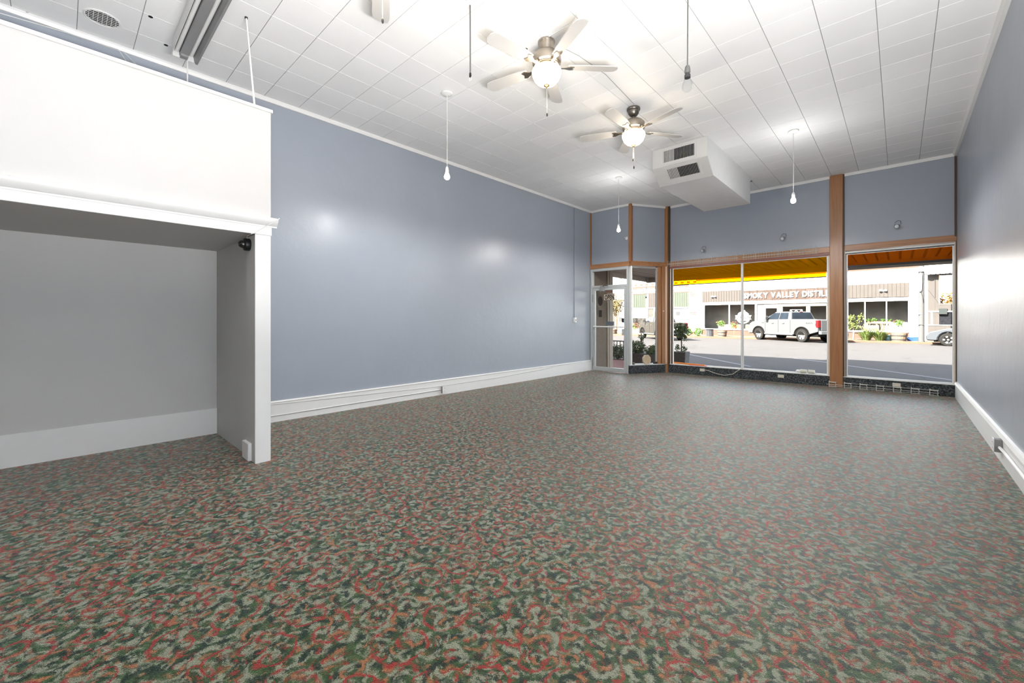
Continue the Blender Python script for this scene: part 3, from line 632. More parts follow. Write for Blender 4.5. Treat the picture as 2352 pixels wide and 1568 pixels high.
for x, z, lab in ((-3.132, .118, 'cream outlet in the dark knee wall below the orange tubes, a white cord plugged in'), (-1.677, .118, 'cream outlet in the dark knee wall near the two jars'), (-.035, .125, 'cream outlet in the dark knee wall below the right window')):
    t = outlet('wall_outlet', lab, Matrix.Translation((x, fy, z)) @ WF, .100, .058, .002, CREAM, g_out); sockets(t, .002, False)
tag(M().tube([(-3.09, fy - .012, .12), (-3.02, fy - .03, .125), (-2.85, fy - .03, .07), (-2.68, fy - .03, .045), (-2.52, fy - .03, .085), (-2.42, fy - .03, .17), (-2.37, fy - .01, .209), (-2.2, fy + .05, .206), (-1.6, fy + .05, .206), (-1.42, fy + .05, .206)], .0055, 6).go('extension_cord', CREAM, smooth=True), 'white extension cord looping from outlet over the sill of the large window', 'cord')
# wall spotlights above the windows
def wall_spot(x, z, label):
    t = thing('wall_spotlight', label, 'spotlight', (x, YF, z), group='small swivel spotlights above the windows')
    M().lathe([(0, 0), (.028, 0), (.028, .008), (.010, .014), (0, .014)], 18, RM).go('base', BLUE, t, smooth=True)
    M().tube([(0, -.01, 0), (0, -.05, .002)], .007, 8).go('arm', GREYM, t)
    mm = Matrix.Translation((0, -.055, 0)) @ Matrix.Rotation(R(105), 4, 'X') @ Matrix.Rotation(R(-18), 4, 'Y')
    M().lathe([(0, -.03), (.022, -.03), (.030, .0), (.034, .05), (.032, .05), (.028, .02), (0, .02)], 20, mm).go('lamp_shell', plain('blue_grey_shell', (.26, .28, .31), .45), t, smooth=True)
    M().lathe([(.030, .044), (.024, .052), (0, .056)], 20, mm).go('bulb_face', plain('frosted_lens', (.74, .77, .80), .3), t, smooth=True)
    M().tube([(.02, -.005, .0), (.04, -.02, .05), (.035, -.03, .085), (0, -.03, .095), (-.03, -.04, .07), (-.04, -.05, .02)], .0035, 5).go('wire', DGREY, t)
    return t
wall_spot(-3.10, 2.70, 'small swivel spotlight on the blue wall above the left pane')
wall_spot(-1.63, 2.765, 'small swivel spotlight on the blue wall left of the wide wooden post')
wall_spot(-.02, 2.755, 'small swivel spotlight on the blue panel above the right window')
es = thing('wall_sensor', 'small white wedge-shaped sensor beside the slim wooden post', 'sensor', (-4.435, YD, 3.02))
M().prism([(0, .035), (-.085, .03), (-.08, .018), (-.04, -.03), (0, -.03)], 0, -.05, 'y').go('shell', STEELP, es, bevel=.003); M().lathe([(0, 0), (.01, 0), (0, .006)], 10, Matrix.Translation((-.06, -.05, .015)) @ RM).go('lens', DGREY, es)
tag(M().lathe([(0, 0), (.016, 0), (.014, .01), (0, .012)], 10, AM @ Matrix.Translation((.85, -.028, 1.405)) @ RM).go('wood_plug', CREAM), 'tiny pale plug on the wooden jamb beside the angled window', 'plug')

# wire racks
def header_rack(x0, x1, label):
    t = thing('wire_rack', label, 'rack', group='white wire racks lying along the window header')
    y = YF - .052
    M().tube([(x0, y, 2.478), (x1, y, 2.478)], .0035, 5).tube([(x0, y, 2.466), (x1, y, 2.466)], .0035, 5).tube([(x0, y + .012, 2.528), (x1, y + .012, 2.528)], .003, 5).tube([(x0, y + .012, 2.424), (x1, y + .012, 2.424)], .003, 5).go('rail', WIRE, t)
    n = 7
    for k in range(n):
        x = x0 + .03 + (x1 - x0 - .06) * k / (n - 1)
        M().tube([(x, y - .012, 2.415), (x, y - .006, 2.47), (x, y - .006, 2.545), (x - .02, y - .012, 2.575)], .0036, 5).go('bracket', WIRE, t)
    m = M(); k = 0
    while x0 + .02 + k * .045 < x1:
        x = x0 + .02 + k * .045; m.tube([(x, y + .008, 2.422), (x, y + .008, 2.53)], .0022, 4); k += 1
    m.go('grid', WIRE, t)
    return t
header_rack(-3.90, -2.42, 'white wire rack along the header, left of the window mullion')
header_rack(-2.34, -1.08, 'white wire rack along the header, right of the window mullion')
fr_ = thing('wire_rack', 'white wire rack with seven brackets lying on the carpet before the right window', 'rack', (0, YF - .10, 0))
M().tube([(-.965, .02, .048), (.40, .02, .048)], .004, 5).tube([(-.93, .05, .088), (.40, .05, .088)], .003, 5).tube([(-.93, .03, .02), (.40, .03, .02)], .003, 5).go('rail', WIRE, fr_)
for k in range(7):
    x = -.925 + k * .213
    M().tube([(x, 0, .003), (x, 0, .115), (x + .012, .004, .10)], .0042, 5).tube([(x, 0, .094), (x + .098, .03, .094)], .0048, 5).tube([(x + .098, .03, .10), (x + .086, .03, .07), (x + .098, .03, .05), (x + .086, .03, .03), (x + .098, .03, .006)], .0042, 5).tube([(x, 0, .010), (x + .098, .03, .010)], .0035, 5).tube([(x, 0, .048), (x + .098, .03, .048)], .003, 5).box(x + .005, x + .095, .008, .024, .083, .098).go('bracket', WIRE, fr_)
# things on the sill
def tube_thing(name, a, b, r, mat, label, cat):
    return tag(M().tube([a, b], r, 12).go(name, mat, smooth=True), label, cat)
tube_thing('cardboard_tube', (-3.755, YF + .012, .232), (-3.085, YF - .004, .2185), .0165, plain('orange_paint', (.75, .22, .02), .4), 'orange tube lying on the sill of the large window', 'tube')
tube_thing('cardboard_tube', (-3.40, YF - .016, .2085), (-3.04, YF - .013, .2085), .0085, plain('pink_red_paint', (.75, .16, .13), .45), 'thin pinkish red rod lying against the orange tube on the sill', 'rod')
def jar(x, label, n):
    t = thing('jar', label, 'jar', (x, YF + .018, .237), group='plastic jars lying on the sill')
    mm = Matrix.Rotation(PI / 2, 4, 'Y')
    M().lathe([(0, -.045), (.033, -.045), (.037, -.04), (.037, .035), (.033, .045), (0, .045)], 20, mm).go('body', plain('cloudy_plastic', (.58, .58, .47), .3), t, smooth=True)
    M().lathe([(0, .045), (.035, .045), (.035, .058), (0, .058)], 20, mm).go('lid', STEELP, t, smooth=True)
    if n:
        M().lathe([(.033, -.045), (.027, -.052), (.027, -.095), (.012, -.115), (0, -.115)], 18, mm).go('neck', STEELP, t, smooth=True)
    return t
jar(-1.325, 'cloudy white plastic bottle lying on the sill, its neck to the left', True)
jar(-1.205, 'cloudy yellowish plastic jar lying on the sill right of the bottle', False)
oc = thing('octagonal_plaque', 'octagonal pale wooden plaque standing on the sill of the angled window', 'plaque')
OM = AM @ Matrix.Translation((.43, -.0, .200 + .107)) @ Matrix.Rotation(R(8), 4, 'Z') @ Matrix.Rotation(R(-7), 4, 'X')
octa = [(.115 * math.cos(R(22.5 + 45 * k)), .115 * math.sin(R(22.5 + 45 * k))) for k in range(8)]
M().prism(octa, -.012, .026, 'y', OM).go('rim', plain('pale_wood_edge', (.50, .40, .28), .6), oc)
M().prism([(x * .84, z * .84) for x, z in octa], -.014, -.0115, 'y', OM).go('face', wood('pale_wood_face', (.52, .40, .26), (.38, .28, .17), .6, 0), oc)
tag(M().box(.62, .72, .02, .04, .2, .25, AM).go('card_box', DGREY, bevel=.003), 'small dark box on the sill beside the octagonal plaque', 'box')
tag(M().lathe([(0, 0), (.025, 0), (.03, .02), (.022, .05), (0, .055)], 14, AM @ Matrix.Translation((.095, .012, .200))).go('knob', plain('brown_knob', (.12, .09, .06), .5), smooth=True), 'small brown knob on the sill at the door end of the angled window', 'knob')

# ================================================================== OUTDOORS
ASPH = ground('asphalt', (.040, .037, .036), .22, 1.6, .85, True)
CONC = ground('sidewalk_concrete', (.40, .38, .35), .12, 2.5)
PAVER = bricks('brick_pavers', (.085, .036, .016), (.07, .03, .013), (.06, .042, .028), .22, .11)
REDTILE = ground('red_entry_tile', (.20, .10, .085), .15, 6)
FWHITE = plain('facade_white', (.62, .61, .60), .7, var=.03, spec=.1)
FGREY = plain('facade_grey_panel', (.050, .044, .040), .7, spec=.05, var=.06, vscale=3)
FGREEN = plain('facade_green_panel', (.047, .053, .042), .7, spec=.05, var=.06, vscale=3)
RBRICK = bricks('red_brick', (.07, .022, .011), (.06, .018, .009), (.07, .04, .028), .25, .08)
DARKGL = plain('dark_shop_glass', (.035, .033, .03), .12, var=.2, vscale=3)
SOFF = wood('soffit_board', (.52, .45, .38), (.40, .34, .29), .6, 1, .6)
def gsurf(name, mat, x0, x1, y0, y1, z, label, t=.1):
    return struct(M().box(x0, x1, y0, y1, z - t, z).go(name, mat), label)
gsurf('road', ASPH, -60, 40, 11.75, 33.3, STR, 'asphalt street, its near part in shade')
gsurf('pavement_near', CONC, -60, 40, 9.45, 11.75, NSW, 'concrete pavement under the shop canopy', .3)
gsurf('pavement_entry', REDTILE, -9, -4.2, 8.67, 12.2, NSW + .02, 'reddish tiled floor of the entry recess', .3)
gsurf('pavement_far', PAVER, -60, 40, 33.3, 37.2, FSW, 'brick-paved pavement across the street', .3)
gsurf('kerb', PAVER, -60, 40, 33.18, 33.3, FSW + .005, 'kerb across the street', .3)
gsurf('ground', CONC, -90, 60, 36, 90, FSW - .06, 'ground behind the buildings')
LINE = plain('road_line_paint', (.16, .16, .17), .8, spec=.1)
for (xa, ya, xb, yb, lab) in ((-6.10, 16.9, -3.2, 13.75, 'white parking line seen through the left pane'), (-2.75, 17.75, -1.62, 16.66, 'white parking line seen beside the wide post'), (-1.35, 16.25, 1.6, 12.98, 'white parking line seen through the right window')):
    d = Vector((xb - xa, yb - ya, 0)).normalized(); nn = Vector((-d.y, d.x, 0)) * .05
    pa, pb_ = Vector((xa, ya, STR)), Vector((xb, yb, STR))
    struct(M().hull8([pa - nn, pb_ - nn, pb_ + nn, pa + nn], [q + Vector((0, 0, .004)) for q in (pa - nn, pb_ - nn, pb_ + nn, pa + nn)]).go('road_marking', LINE), lab)
# own building outside: upper front, neighbours, roof
ow = M().box(-4.0, RX + .2, YF + .16, YF + .36, 2.52, 8.45).box(LX - .2, -4.0, YF + .16, YF + .36, 2.52, 8.45)
struct(ow.go('wall_exterior', STUCCO), 'outer front wall of the shop above the canopy')
nb = M().box(-26, LX - .2, 9.35, 9.62, -.2, 7.9).box(RX + .2, 14, 9.35, 9.62, -.2, 8.45)
struct(nb.go('wall_neighbour', STUCCO), 'front walls of the neighbouring shops')
struct(M().box(LX - .2, RX + .2, YB - .2, YF + .2, 4.3, 4.4).go('roof', DGREY), 'roof over the shop')
struct(M().box(LX - .18, LX + .001, YD + .06, 9.36, NSW, 2.6).go('wall_recess', STUCCO), 'brown stucco side wall of the entry recess')
struct(M().box(LX - .2, LX + .03, 9.36, 9.44, NSW, 2.6).box(LX - .2, LX + .04, 9.44, 9.60, NSW, 2.6).go('trim_17', plain('taupe_post', (.33, .27, .22), .6)), 'taupe post at the outer corner of the entry recess')
struct(M().prism([(LX, YD + .12), (-4.30, YD + .12), (-3.80, YF + .16), (LX, YF + .16)], 2.46, 2.52, 'z').go('ceiling_entry', SOFF), 'soffit over the entry recess')
# canopy with boards
cn = thing('canopy', 'board-lined canopy over the pavement with a plain front beam', 'canopy', (0, 0, 0))
CX0, CX1, CY0, CY1, CZ = -5.75, 2.35, YF + .36, 12.40, 2.50
M().box(CX0, CX1, CY0, CY1 + .1, CZ + .034, CZ + .16).go('deck', DGREY, cn)
bw = .18; k = 0; s0 = None
while CX0 + (k + 1) * bw <= CX1 + .01:
    x = CX0 + k * bw
    if s0 is None: s0 = M().box(.020, bw - .020, 0, CY1 - CY0, 0, .034).go('board', SOFF, cn, bevel=.006); s0.location = (x, CY0, CZ)
    else: copypart(s0, (x, CY0, CZ + (.004 if k % 3 == 0 else 0)))
    k += 1
M().box(CX0 - .05, CX1, CY1, CY1 + .12, 2.36, CZ + .2).go('front_beam', plain('canopy_beam_paint', (.36, .31, .26), .6), cn, bevel=.004)
M().box(CX0 - .05, CX0 + .04, CY0, CY1, 2.38, CZ + .2).go('end_beam', plain('canopy_end_paint', (.42, .37, .32), .6), cn)
hg = thing('hanging_cord', 'dark cord with a small weight hanging from the canopy corner', 'cord', (-5.70, 12.20, CZ))
M().tube([(0, 0, 0), (0, 0, -.58)], .004, 5).go('cord', DGREY, hg); M().lathe([(0, 0), (.02, -.015), (.024, -.05), (0, -.07)], 10, Matrix.Translation((0, 0, -.575))).go('weight', DGREY, hg)
# railing behind the door
rl = thing('railing', 'dark metal railing on the pavement beyond the glass door', 'railing', (-6.50, 11.5, NSW))
M().tube([(-.55, 0, .62), (.62, 0, .62)], .016, 8).tube([(-.55, 0, .06), (.62, 0, .06)], .012, 8).go('rail', DGREY, rl)
for q in range(12): M().tube([(-.54 + q * .105, 0, 0 if q % 11 == 0 else .06), (-.54 + q * .105, 0, .62)], .011, 6).go('baluster', DGREY, rl)

rng = random.Random(3)
LG = leafmat('dark_green_leaves', (.09, .125, .065), (.19, .24, .12)); LGB = leafmat('bright_green_leaves', (.035, .085, .015), (.09, .15, .035)); LGY = leafmat('yellow_green_leaves', (.07, .09, .018), (.13, .15, .05))
LGT = leafmat('autumn_leaves', (.07, .055, .025), (.14, .11, .05)); PETAL = leafmat('pink_petals', (.22, .05, .035), (.26, .11, .08)); STRAW = leafmat('straw_seed_heads', (.2, .16, .08), (.24, .19, .12))
BARK = plain('bark', (.11, .08, .055), .9)
STONE = plain('dark_stone_planter', (.12, .115, .11), .85, var=.25, vscale=18)
def bush(name, label, cat, loc, rad, n, size, mat, stem=.08, group=None, shell=.45):
    t = thing(name, label, cat, loc, group=group)
    M().leaves((0, 0, stem + rad[2]), rad, n, size, rng, shell).go('foliage', mat, t)
    m = M()
    for q in range(5): m.tube([(rng.uniform(-.03, .03), rng.uniform(-.03, .03), -.01), (rng.uniform(-.5, .5) * rad[0], rng.uniform(-.5, .5) * rad[1], stem + rad[2] * 1.0)], .012, 5)
    m.go('stem', BARK, t); return t
# near plants in the shade
pt = thing('planter', 'square dark stone planter outside the left pane', 'planter', (-4.50, 11.85, NSW))
M().hull8([(-.15, -.15, 0), (.15, -.15, 0), (.15, .15, 0), (-.15, .15, 0)], [(-.18, -.18, .37), (.18, -.18, .37), (.18, .18, .37), (-.18, .18, .37)]).go('tub', STONE, pt, bevel=.01)
M().box(-.155, .155, -.155, .155, .34, .375).go('soil', BARK, pt)
tr = thing('potted_tree', 'small round-headed tree growing in the square stone planter', 'tree', (-4.50, 11.85, NSW + .37))
M().tube([(0, 0, -.03), (.01, 0, .2), (-.005, .01, .45)], .017, 7).go('trunk', BARK, tr)
M().leaves((0, 0, .60), (.235, .235, .25), 420, .085, rng, .3).leaves((.12, -.05, .40), (.09, .09, .12), 50, .08, rng, .1).go('foliage', LG, tr)
M().leaves((-.10, .0, .09), (.09, .09, .10), 50, .07, rng, .2).leaves((.10, .0, .09), (.10, .09, .11), 60, .07, rng, .2).go('underplanting', LG, tr)
M_ = thing('planter_box', 'low dark stone planter box with shrubs outside the angled window', 'planter', (-5.35, 11.3, NSW))
M().box(-.50, .66, -.22, .22, 0, .30).go('tub', STONE, M_, bevel=.01)
bush('shrub', 'dense green shrub beyond the angled window, railing behind it', 'shrub', (-5.58, 11.3, NSW + .22), (.30, .27, .23), 1100, .06, LG, .0)
bush('shrub', 'darker green shrub right of the dense one, above the octagonal plaque', 'shrub', (-5.02, 11.3, NSW + .22), (.28, .27, .18), 950, .06, LG, .0)
bush('shrub', 'leafy shrub seen behind the railing through the door', 'shrub', (-6.55, 11.95, NSW), (.42, .22, .26), 1000, .07, LG, .0)
bush('sapling', 'thin sapling with drooping leaves above the green shrub', 'sapling', (-5.54, 11.53, NSW + .30), (.12, .10, .10), 40, .075, LG, .36)
bush('sapling', 'short sapling at the right of the angled window', 'sapling', (-4.83, 11.1, NSW + .30), (.09, .09, .07), 34, .07, LG, .24)

# ------------------------------------------------------------------ facades across the street
FY = 37.0
def slab(parent, name, mat, x0, x1, z0, z1, y0=FY, y1=FY + .3, bevel=0): return M().box(x0, x1, y0, y1, z0, z1).go(name, mat, parent, bevel=bevel)
def ribbed(parent, name, mat, x0, x1, z0, z1, pitch=.20, y=FY - .03):
    n = max(1, round((x1 - x0) / pitch)); p = (x1 - x0) / n; m = M().box(x0, x1, y + .02, FY + .3, z0, z1)
    for k in range(n): m.box(x0 + k * p + .012, x0 + (k + 1) * p - .012, y, y + .021, z0, z1)
    return m.go(name, mat, parent, kind='stuff')
wb = thing('shop_building', 'long white shop building across the street with a brown lettered sign board', 'building')
slab(wb, 'upper_wall', FWHITE, -12.80, 1.30, 3.60, 5.0); slab(wb, 'parapet', RBRICK, -12.80, 1.0, 4.52, 4.72, FY - .01, FY); slab(wb, 'parapet_cap', FWHITE, -12.85, 1.35, 5.0, 5.12, FY - .06, FY + .35)
slab(wb, 'end_pier', FWHITE, -12.80, -12.32, FSW, 3.60); slab(wb, 'end_pier', FWHITE, .455, 1.30, FSW, 3.60)
ribbed(wb, 'corrugated_panel', FGREY, -12.32, -9.20, 2.66, 3.60); ribbed(wb, 'corrugated_panel', FGREY, -2.95, .455, 2.70, 3.60)
slab(wb, 'lintel', FWHITE, -12.32, .455, 2.44, 2.66, FY - .03)
for x0, x1 in ((-12.32, -8.25), (-2.95, .455)):
    slab(wb, 'window_sill', FWHITE, x0, x1, .38, .47, FY - .05); slab(wb, 'brick_base', RBRICK, x0, x1, FSW, .38)
for x0, x1 in ((-12.32, -12.24), (-10.22, -10.13), (-8.31, -8.18), (-2.95, -2.60), (-1.745, -1.685), (-.65, -.595), (.41, .455)): slab(wb, 'mullion', FWHITE, x0, x1, .47, 2.44, FY - .01, FY + .08)
for x0, x1 in ((-12.24, -10.22), (-10.13, -8.31), (-2.60, -1.745), (-1.685, -.65), (-.595, .41)): slab(wb, 'pane', GLASS, x0, x1, .47, 2.44, FY + .03, FY + .035)
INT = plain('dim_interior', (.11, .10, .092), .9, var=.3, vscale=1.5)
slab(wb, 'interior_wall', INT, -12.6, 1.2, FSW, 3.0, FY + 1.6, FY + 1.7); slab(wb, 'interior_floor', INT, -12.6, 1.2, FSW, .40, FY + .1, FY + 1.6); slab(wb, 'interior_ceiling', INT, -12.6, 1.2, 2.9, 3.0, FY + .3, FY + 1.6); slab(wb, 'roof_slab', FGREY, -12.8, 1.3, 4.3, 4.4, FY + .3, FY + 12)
BEIGE = plain('beige_trim', (.12, .105, .088), .7, spec=.1)
for x0, x1 in ((-8.18, -7.70), (-6.74, -6.47), (-5.01, -4.76), (-3.82, -2.95)): slab(wb, 'entry_pier', BEIGE, x0, x1, FSW, 2.44, FY + .05)
slab(wb, 'entry_header', BEIGE, -7.70, -3.82, 2.20, 2.44, FY + .03)
for x0, x1 in ((-6.47, -5.01), (-4.76, -3.82)): slab(wb, 'entry_base', BEIGE, x0, x1, FSW, .45, FY + .05); slab(wb, 'entry_pane', GLASS, x0, x1, .45, 2.20, FY + .12, FY + .125)
sd = M().box(-7.70, -7.60, FY + .08, FY + .14, FSW, 2.20).box(-6.84, -6.74, FY + .08, FY + .14, FSW, 2.20).box(-7.60, -6.84, FY + .08, FY + .14, 2.10, 2.20).box(-7.60, -6.84, FY + .08, FY + .14, FSW, .2).go('shop_door', FWHITE, wb)
M().box(-7.60, -6.84, FY + .10, FY + .105, .2, 2.10).go('door_pane', GLASS, sd)
# white lattice sign in the entry window
lm = M(); ya = FY + .10
for q in (((-6.0, 1.60), (-6.0, 1.95)), ((-6.0, 1.95), (-5.25, 1.95)), ((-5.25, 1.95), (-5.25, 1.60)), ((-5.95, 1.92), (-5.80, 1.70)), ((-5.80, 1.70), (-5.62, 1.92)), ((-5.62, 1.92), (-5.45, 1.70)), ((-5.45, 1.70), (-5.30, 1.92))): lm.tube([(q[0][0], ya, q[0][1]), (q[1][0], ya, q[1][1])], .018, 5)
lm.go('lattice_ornament', FWHITE, wb)
sgn = thing('shop_sign', 'brown sign board with white raised letters reading SMOKY VALLEY DISTILL', 'sign')
ribbed(sgn, 'board', plain('red_brown_sign', (.050, .036, .030), .7, spec=.05, var=.25, vscale=2.5), -9.20, -2.95, 2.66, 3.50, .5, FY - .10)
slab(sgn, 'frame_rail', FWHITE, -9.20, -2.95, 3.50, 3.60, FY - .12, FY); slab(sgn, 'frame_rail', FWHITE, -9.20, -2.95, 2.62, 2.68, FY - .12, FY)
letters('SMOKY VALLEY DISTILL', .40, 5.42, .04, FWHITE, sgn, (-9.05, FY - .10, 2.885), bold=.035)
for x in (-8.2, -6.0, -4.4): M().tube([(x, FY - .12, 3.62), (x, FY - .30, 3.66), (x, FY - .34, 3.58)], .012, 5).go('sign_lamp', DGREY, sgn)
for lab, x in (('pair of small flood lamps on the left corrugated panel across the street', -11.35), ('pair of small flood lamps on the right corrugated panel across the street', -.80)):
    t = thing('flood_lamp', lab, 'lamp', (x, FY - .03, 3.12), group='twin flood lamps on corrugated panels')
    M().box(-.05, .05, -.05, 0, -.04, .04).go('base', FWHITE, t)
    for s in (-1, 1): M().lathe([(0, 0), (.05, .0), (.075, .12), (.06, .125), (0, .11)], 12, Matrix.Translation((s * .06, -.05, 0)) @ Matrix.Rotation(s * R(70), 4, 'Y') @ Matrix.Rotation(R(30), 4, 'X')).go('head', FWHITE, t, smooth=True)
# window badge
bd = thing('window_badge', 'white round badge with mountains and SMOKY VALLEY lettering on the shop glass', 'sign')
yb = FY + .026; bc = (-9.15, 1.40)
def arc(m, r0, r1, a0, a1, n=18, cx=bc[0], cz=bc[1], y=yb):
    pts = [(r0, a0 + (a1 - a0) * k / n) for k in range(n + 1)]
    for (r, a), (r_, a_) in zip(pts, pts[1:]):
        m.hull8([(cx + r0 * math.cos(a), y, cz + r0 * math.sin(a)), (cx + r0 * math.cos(a_), y, cz + r0 * math.sin(a_)), (cx + r1 * math.cos(a_), y, cz + r1 * math.sin(a_)), (cx + r1 * math.cos(a), y, cz + r1 * math.sin(a))],
                [(cx + r0 * math.cos(a), y - .003, cz + r0 * math.sin(a)), (cx + r0 * math.cos(a_), y - .003, cz + r0 * math.sin(a_)), (cx + r1 * math.cos(a_), y - .003, cz + r1 * math.sin(a_)), (cx + r1 * math.cos(a), y - .003, cz + r1 * math.sin(a))])
    return m
BW = plain('badge_white', (.72, .74, .74), .5)
m = arc(arc(M(), .40, .50, R(205), R(335)), .44, .47, R(30), R(150))
m.go('ring', BW, bd)
m = M()
for pk in ([(-.36, .17), (-.20, .42), (-.10, .30), (.0, .50), (.12, .34), (.22, .44), (.36, .17)], [(-.12, .44), (-.06, .56), (.02, .52), (.10, .58), (.16, .46), (.05, .48)]): m.prism([(bc[0] + x, bc[1] + z) for x, z in pk], yb - .003, yb, 'y')
m.go('mountains', BW, bd)
M().box(bc[0] - .58, bc[0] + .58, yb - .003, yb, bc[1] + .13, bc[1] + .155).box(bc[0] - .58, bc[0] + .58, yb - .003, yb, bc[1] - .155, bc[1] - .13).go('rule', BW, bd)
letters('SMOKY VALLEY', .20, 1.12, .003, BW, bd, (bc[0] - .56, yb, bc[1] - .10), bold=.02)
M().prism([(bc[0] - .30, bc[1] - .20), (bc[0] + .30, bc[1] - .20), (bc[0] + .22, bc[1] - .27), (bc[0] - .22, bc[1] - .27)], yb - .003, yb, 'y').go('lower_band', BW, bd)
RED = plain('red_gift', (.45, .05, .035), .5)
for x0, x1, h, lab in ((-10.03, -9.78, .40, 'upright red box in the shop window left of the badge'), (-9.70, -9.36, .30, 'wide red box in the shop window below the badge'), (-8.98, -8.72, .32, 'dark red box in the shop window right of the badge')):
    t = thing('red_box', lab, 'box', ((x0 + x1) / 2, FY + .35, .40), group='red boxes in the shop window')
    M().box(-(x1 - x0) / 2, (x1 - x0) / 2, -.12, .12, 0, h).go('carton', RED, t, bevel=.01); M().box(-(x1 - x0) / 2 - .004, (x1 - x0) / 2 + .004, -.125, .125, h * .75, h + .004).go('lid', RED, t)
tb_ = thing('display_table', 'orange-topped display table with plants behind the right shop panes', 'table', (-1.0, FY + .7, .40))
M().box(-.75, .75, -.25, .25, .55, .62).go('top', plain('orange_table_top', (.55, .28, .08), .5), tb_)
for x in (-.68, .68):
    for y in (-.2, .2): M().box(x - .03, x + .03, y - .03, y + .03, 0, .55).go('leg', BARK, tb_)
t = thing('potted_plant', 'row of leafy green plants on the display table', 'plant', (-1.0, FY + .7, 1.02)); M().leaves((-.4, 0, .14), (.35, .15, .15), 90, .12, rng).leaves((.35, 0, .14), (.35, .15, .15), 90, .12, rng).go('foliage', LGB, t); M().box(-.6, .6, -.1, .1, 0, .08).go('tray', BARK, t)
ps = tag(M().box(-.50, .37, FY + .02, FY + .027, .47, 1.04).go('poster', plain('white_poster', (.78, .77, .78), .6)), 'blank-looking white poster low in the right shop pane', 'poster')
# left building
lb = thing('shop_building', 'white and brick shop building across the street with green and grey panels', 'building')
slab(lb, 'upper_wall', FWHITE, -30, -12.80, 3.60, 6.2); slab(lb, 'pier', FWHITE, -13.27, -12.80, FSW, 3.60, FY - .04)
for z0, z1 in ((3.24, 3.30), (3.38, 3.46), (3.54, 3.60), (1.66, 1.72), (1.80, 1.88), (.56, .62), (.70, .76), (FSW, .16)): slab(lb, 'brick_band', RBRICK, -13.28, -12.79, z0, z1, FY - .06, FY)
slab(lb, 'brick_line', RBRICK, -30, -13.28, 3.61, 3.67, FY - .03, FY); slab(lb, 'brick_line', RBRICK, -30, -13.28, 3.79, 3.84, FY - .03, FY)
m = M()
for k in range(40): m.box(-19 + k * .14, -19 + k * .14 + .07, FY - .04, FY, 4.06, 4.20)
m.box(-19, -13.4, FY - .02, FY, 4.20, 4.32); m.go('dentil_band', RBRICK, lb)
for k in range(-8, 9): slab(lb, 'brick_square', RBRICK, -17.35 + .54 * k, -17.08 + .54 * k, 4.39, 4.55, FY - .02, FY)
for x0, x1, mt in ((-18.63, -17.30, FGREEN), (-17.12, -14.98, FGREY), (-14.90, -13.40, FGREEN)): ribbed(lb, 'corrugated_panel', mt, x0, x1, 2.33, 3.60)
for x0, x1 in ((-30, -18.63), (-17.30, -17.12), (-14.98, -14.90), (-13.40, -13.27)): slab(lb, 'pier', FWHITE, x0, x1, FSW if x0 > -29 else 2.2, 3.60)
slab(lb, 'lintel', FWHITE, -18.63, -13.27, 2.24, 2.33, FY - .02); slab(lb, 'spandrel', FWHITE, -18.63, -17.30, 1.37, 2.24); slab(lb, 'base_wall', FWHITE, -18.63, -17.30, FSW, .42)
slab(lb, 'pane', DARKGL, -18.63, -17.30, .42, 1.37, FY + .05, FY + .1)
slab(lb, 'pane', DARKGL, -17.12, -16.62, FSW, 2.24, FY + .05, FY + .1); slab(lb, 'wooden_door', plain('brown_door', (.20, .11, .06), .5), -16.62, -16.18, FSW, 2.10, FY + .02, FY + .1); slab(lb, 'door_pane', DARKGL, -16.54, -16.26, 1.0, 1.95, FY + .005, FY + .02); slab(lb, 'pane', DARKGL, -16.18, -14.98, FSW, 2.24, FY + .05, FY + .1)
slab(lb, 'pane', plain('grey_reflecting_glass', (.13, .135, .135), .2), -14.90, -13.40, .1, 2.24, FY + .05, FY + .1); slab(lb, 'base_wall', FWHITE, -14.90, -13.40, FSW, .1)
slab(lb, 'notice', DGREY, -14.53, -14.21, 1.60, 1.93, FY + .03, FY + .05); slab(lb, 'notice', FWHITE, -14.53, -14.21, 1.44, 1.58, FY + .03, FY + .05); slab(lb, 'roof_slab', FGREY, -30, -12.8, 5.2, 5.3, FY + .3, FY + 10)
slab(lb, 'yellow_pier', plain('yellow_pier_paint', (.55, .40, .16), .7), -20.30, -19.92, FSW, 2.2, FY - .02); slab(lb, 'pane', DARKGL, -22.4, -20.3, FSW, 2.2, FY + .05, FY + .1); slab(lb, 'pier', FWHITE, -19.92, -18.63, FSW, 2.2, FY)
for x in (-21.9, -20.9, -19.9):
    for z in (4.75, 5.10): slab(lb, 'upper_window', DARKGL, x - .16, x + .16, z, z + .24, FY - .01, FY + .02)
# right building; its opening stands in for an upper window reflecting sky and foliage
rb = thing('shed_building', 'grey panelled building right of the utility pole with a wavy roof edge', 'building')
for x0, x1, z0, z1 in ((1.30, 1.81, FSW, 4.05), (1.81, 4.6, 1.74, 2.18), (1.81, 4.6, 3.96, 4.05), (4.6, 9, FSW, 4.05), (1.81, 4.6, FSW, .85)): slab(rb, 'wall_panel', FGREY, x0, x1, z0, z1)
for x in (1.62, 2.05, 2.55): slab(rb, 'panel_joint', DGREY, x, x + .015, FSW if x < 1.8 else FSW, 4.05 if x < 1.8 else .85, FY - .005, FY)
slab(rb, 'trim_board', FWHITE, 1.30, 9, 1.68, 1.76, FY - .03); slab(rb, 'trim_board', FWHITE, 1.30, 9, .84, .90, FY - .03); slab(rb, 'trim_board', FWHITE, 1.44, 1.52, .90, 1.68, FY - .02)
slab(rb, 'pane', plain('grey_sky_glass', (.012, .012, .014), .4, var=.4, vscale=14, spec=.05), 1.52, 4.6, .90, 1.68, FY + .03, FY + .06)
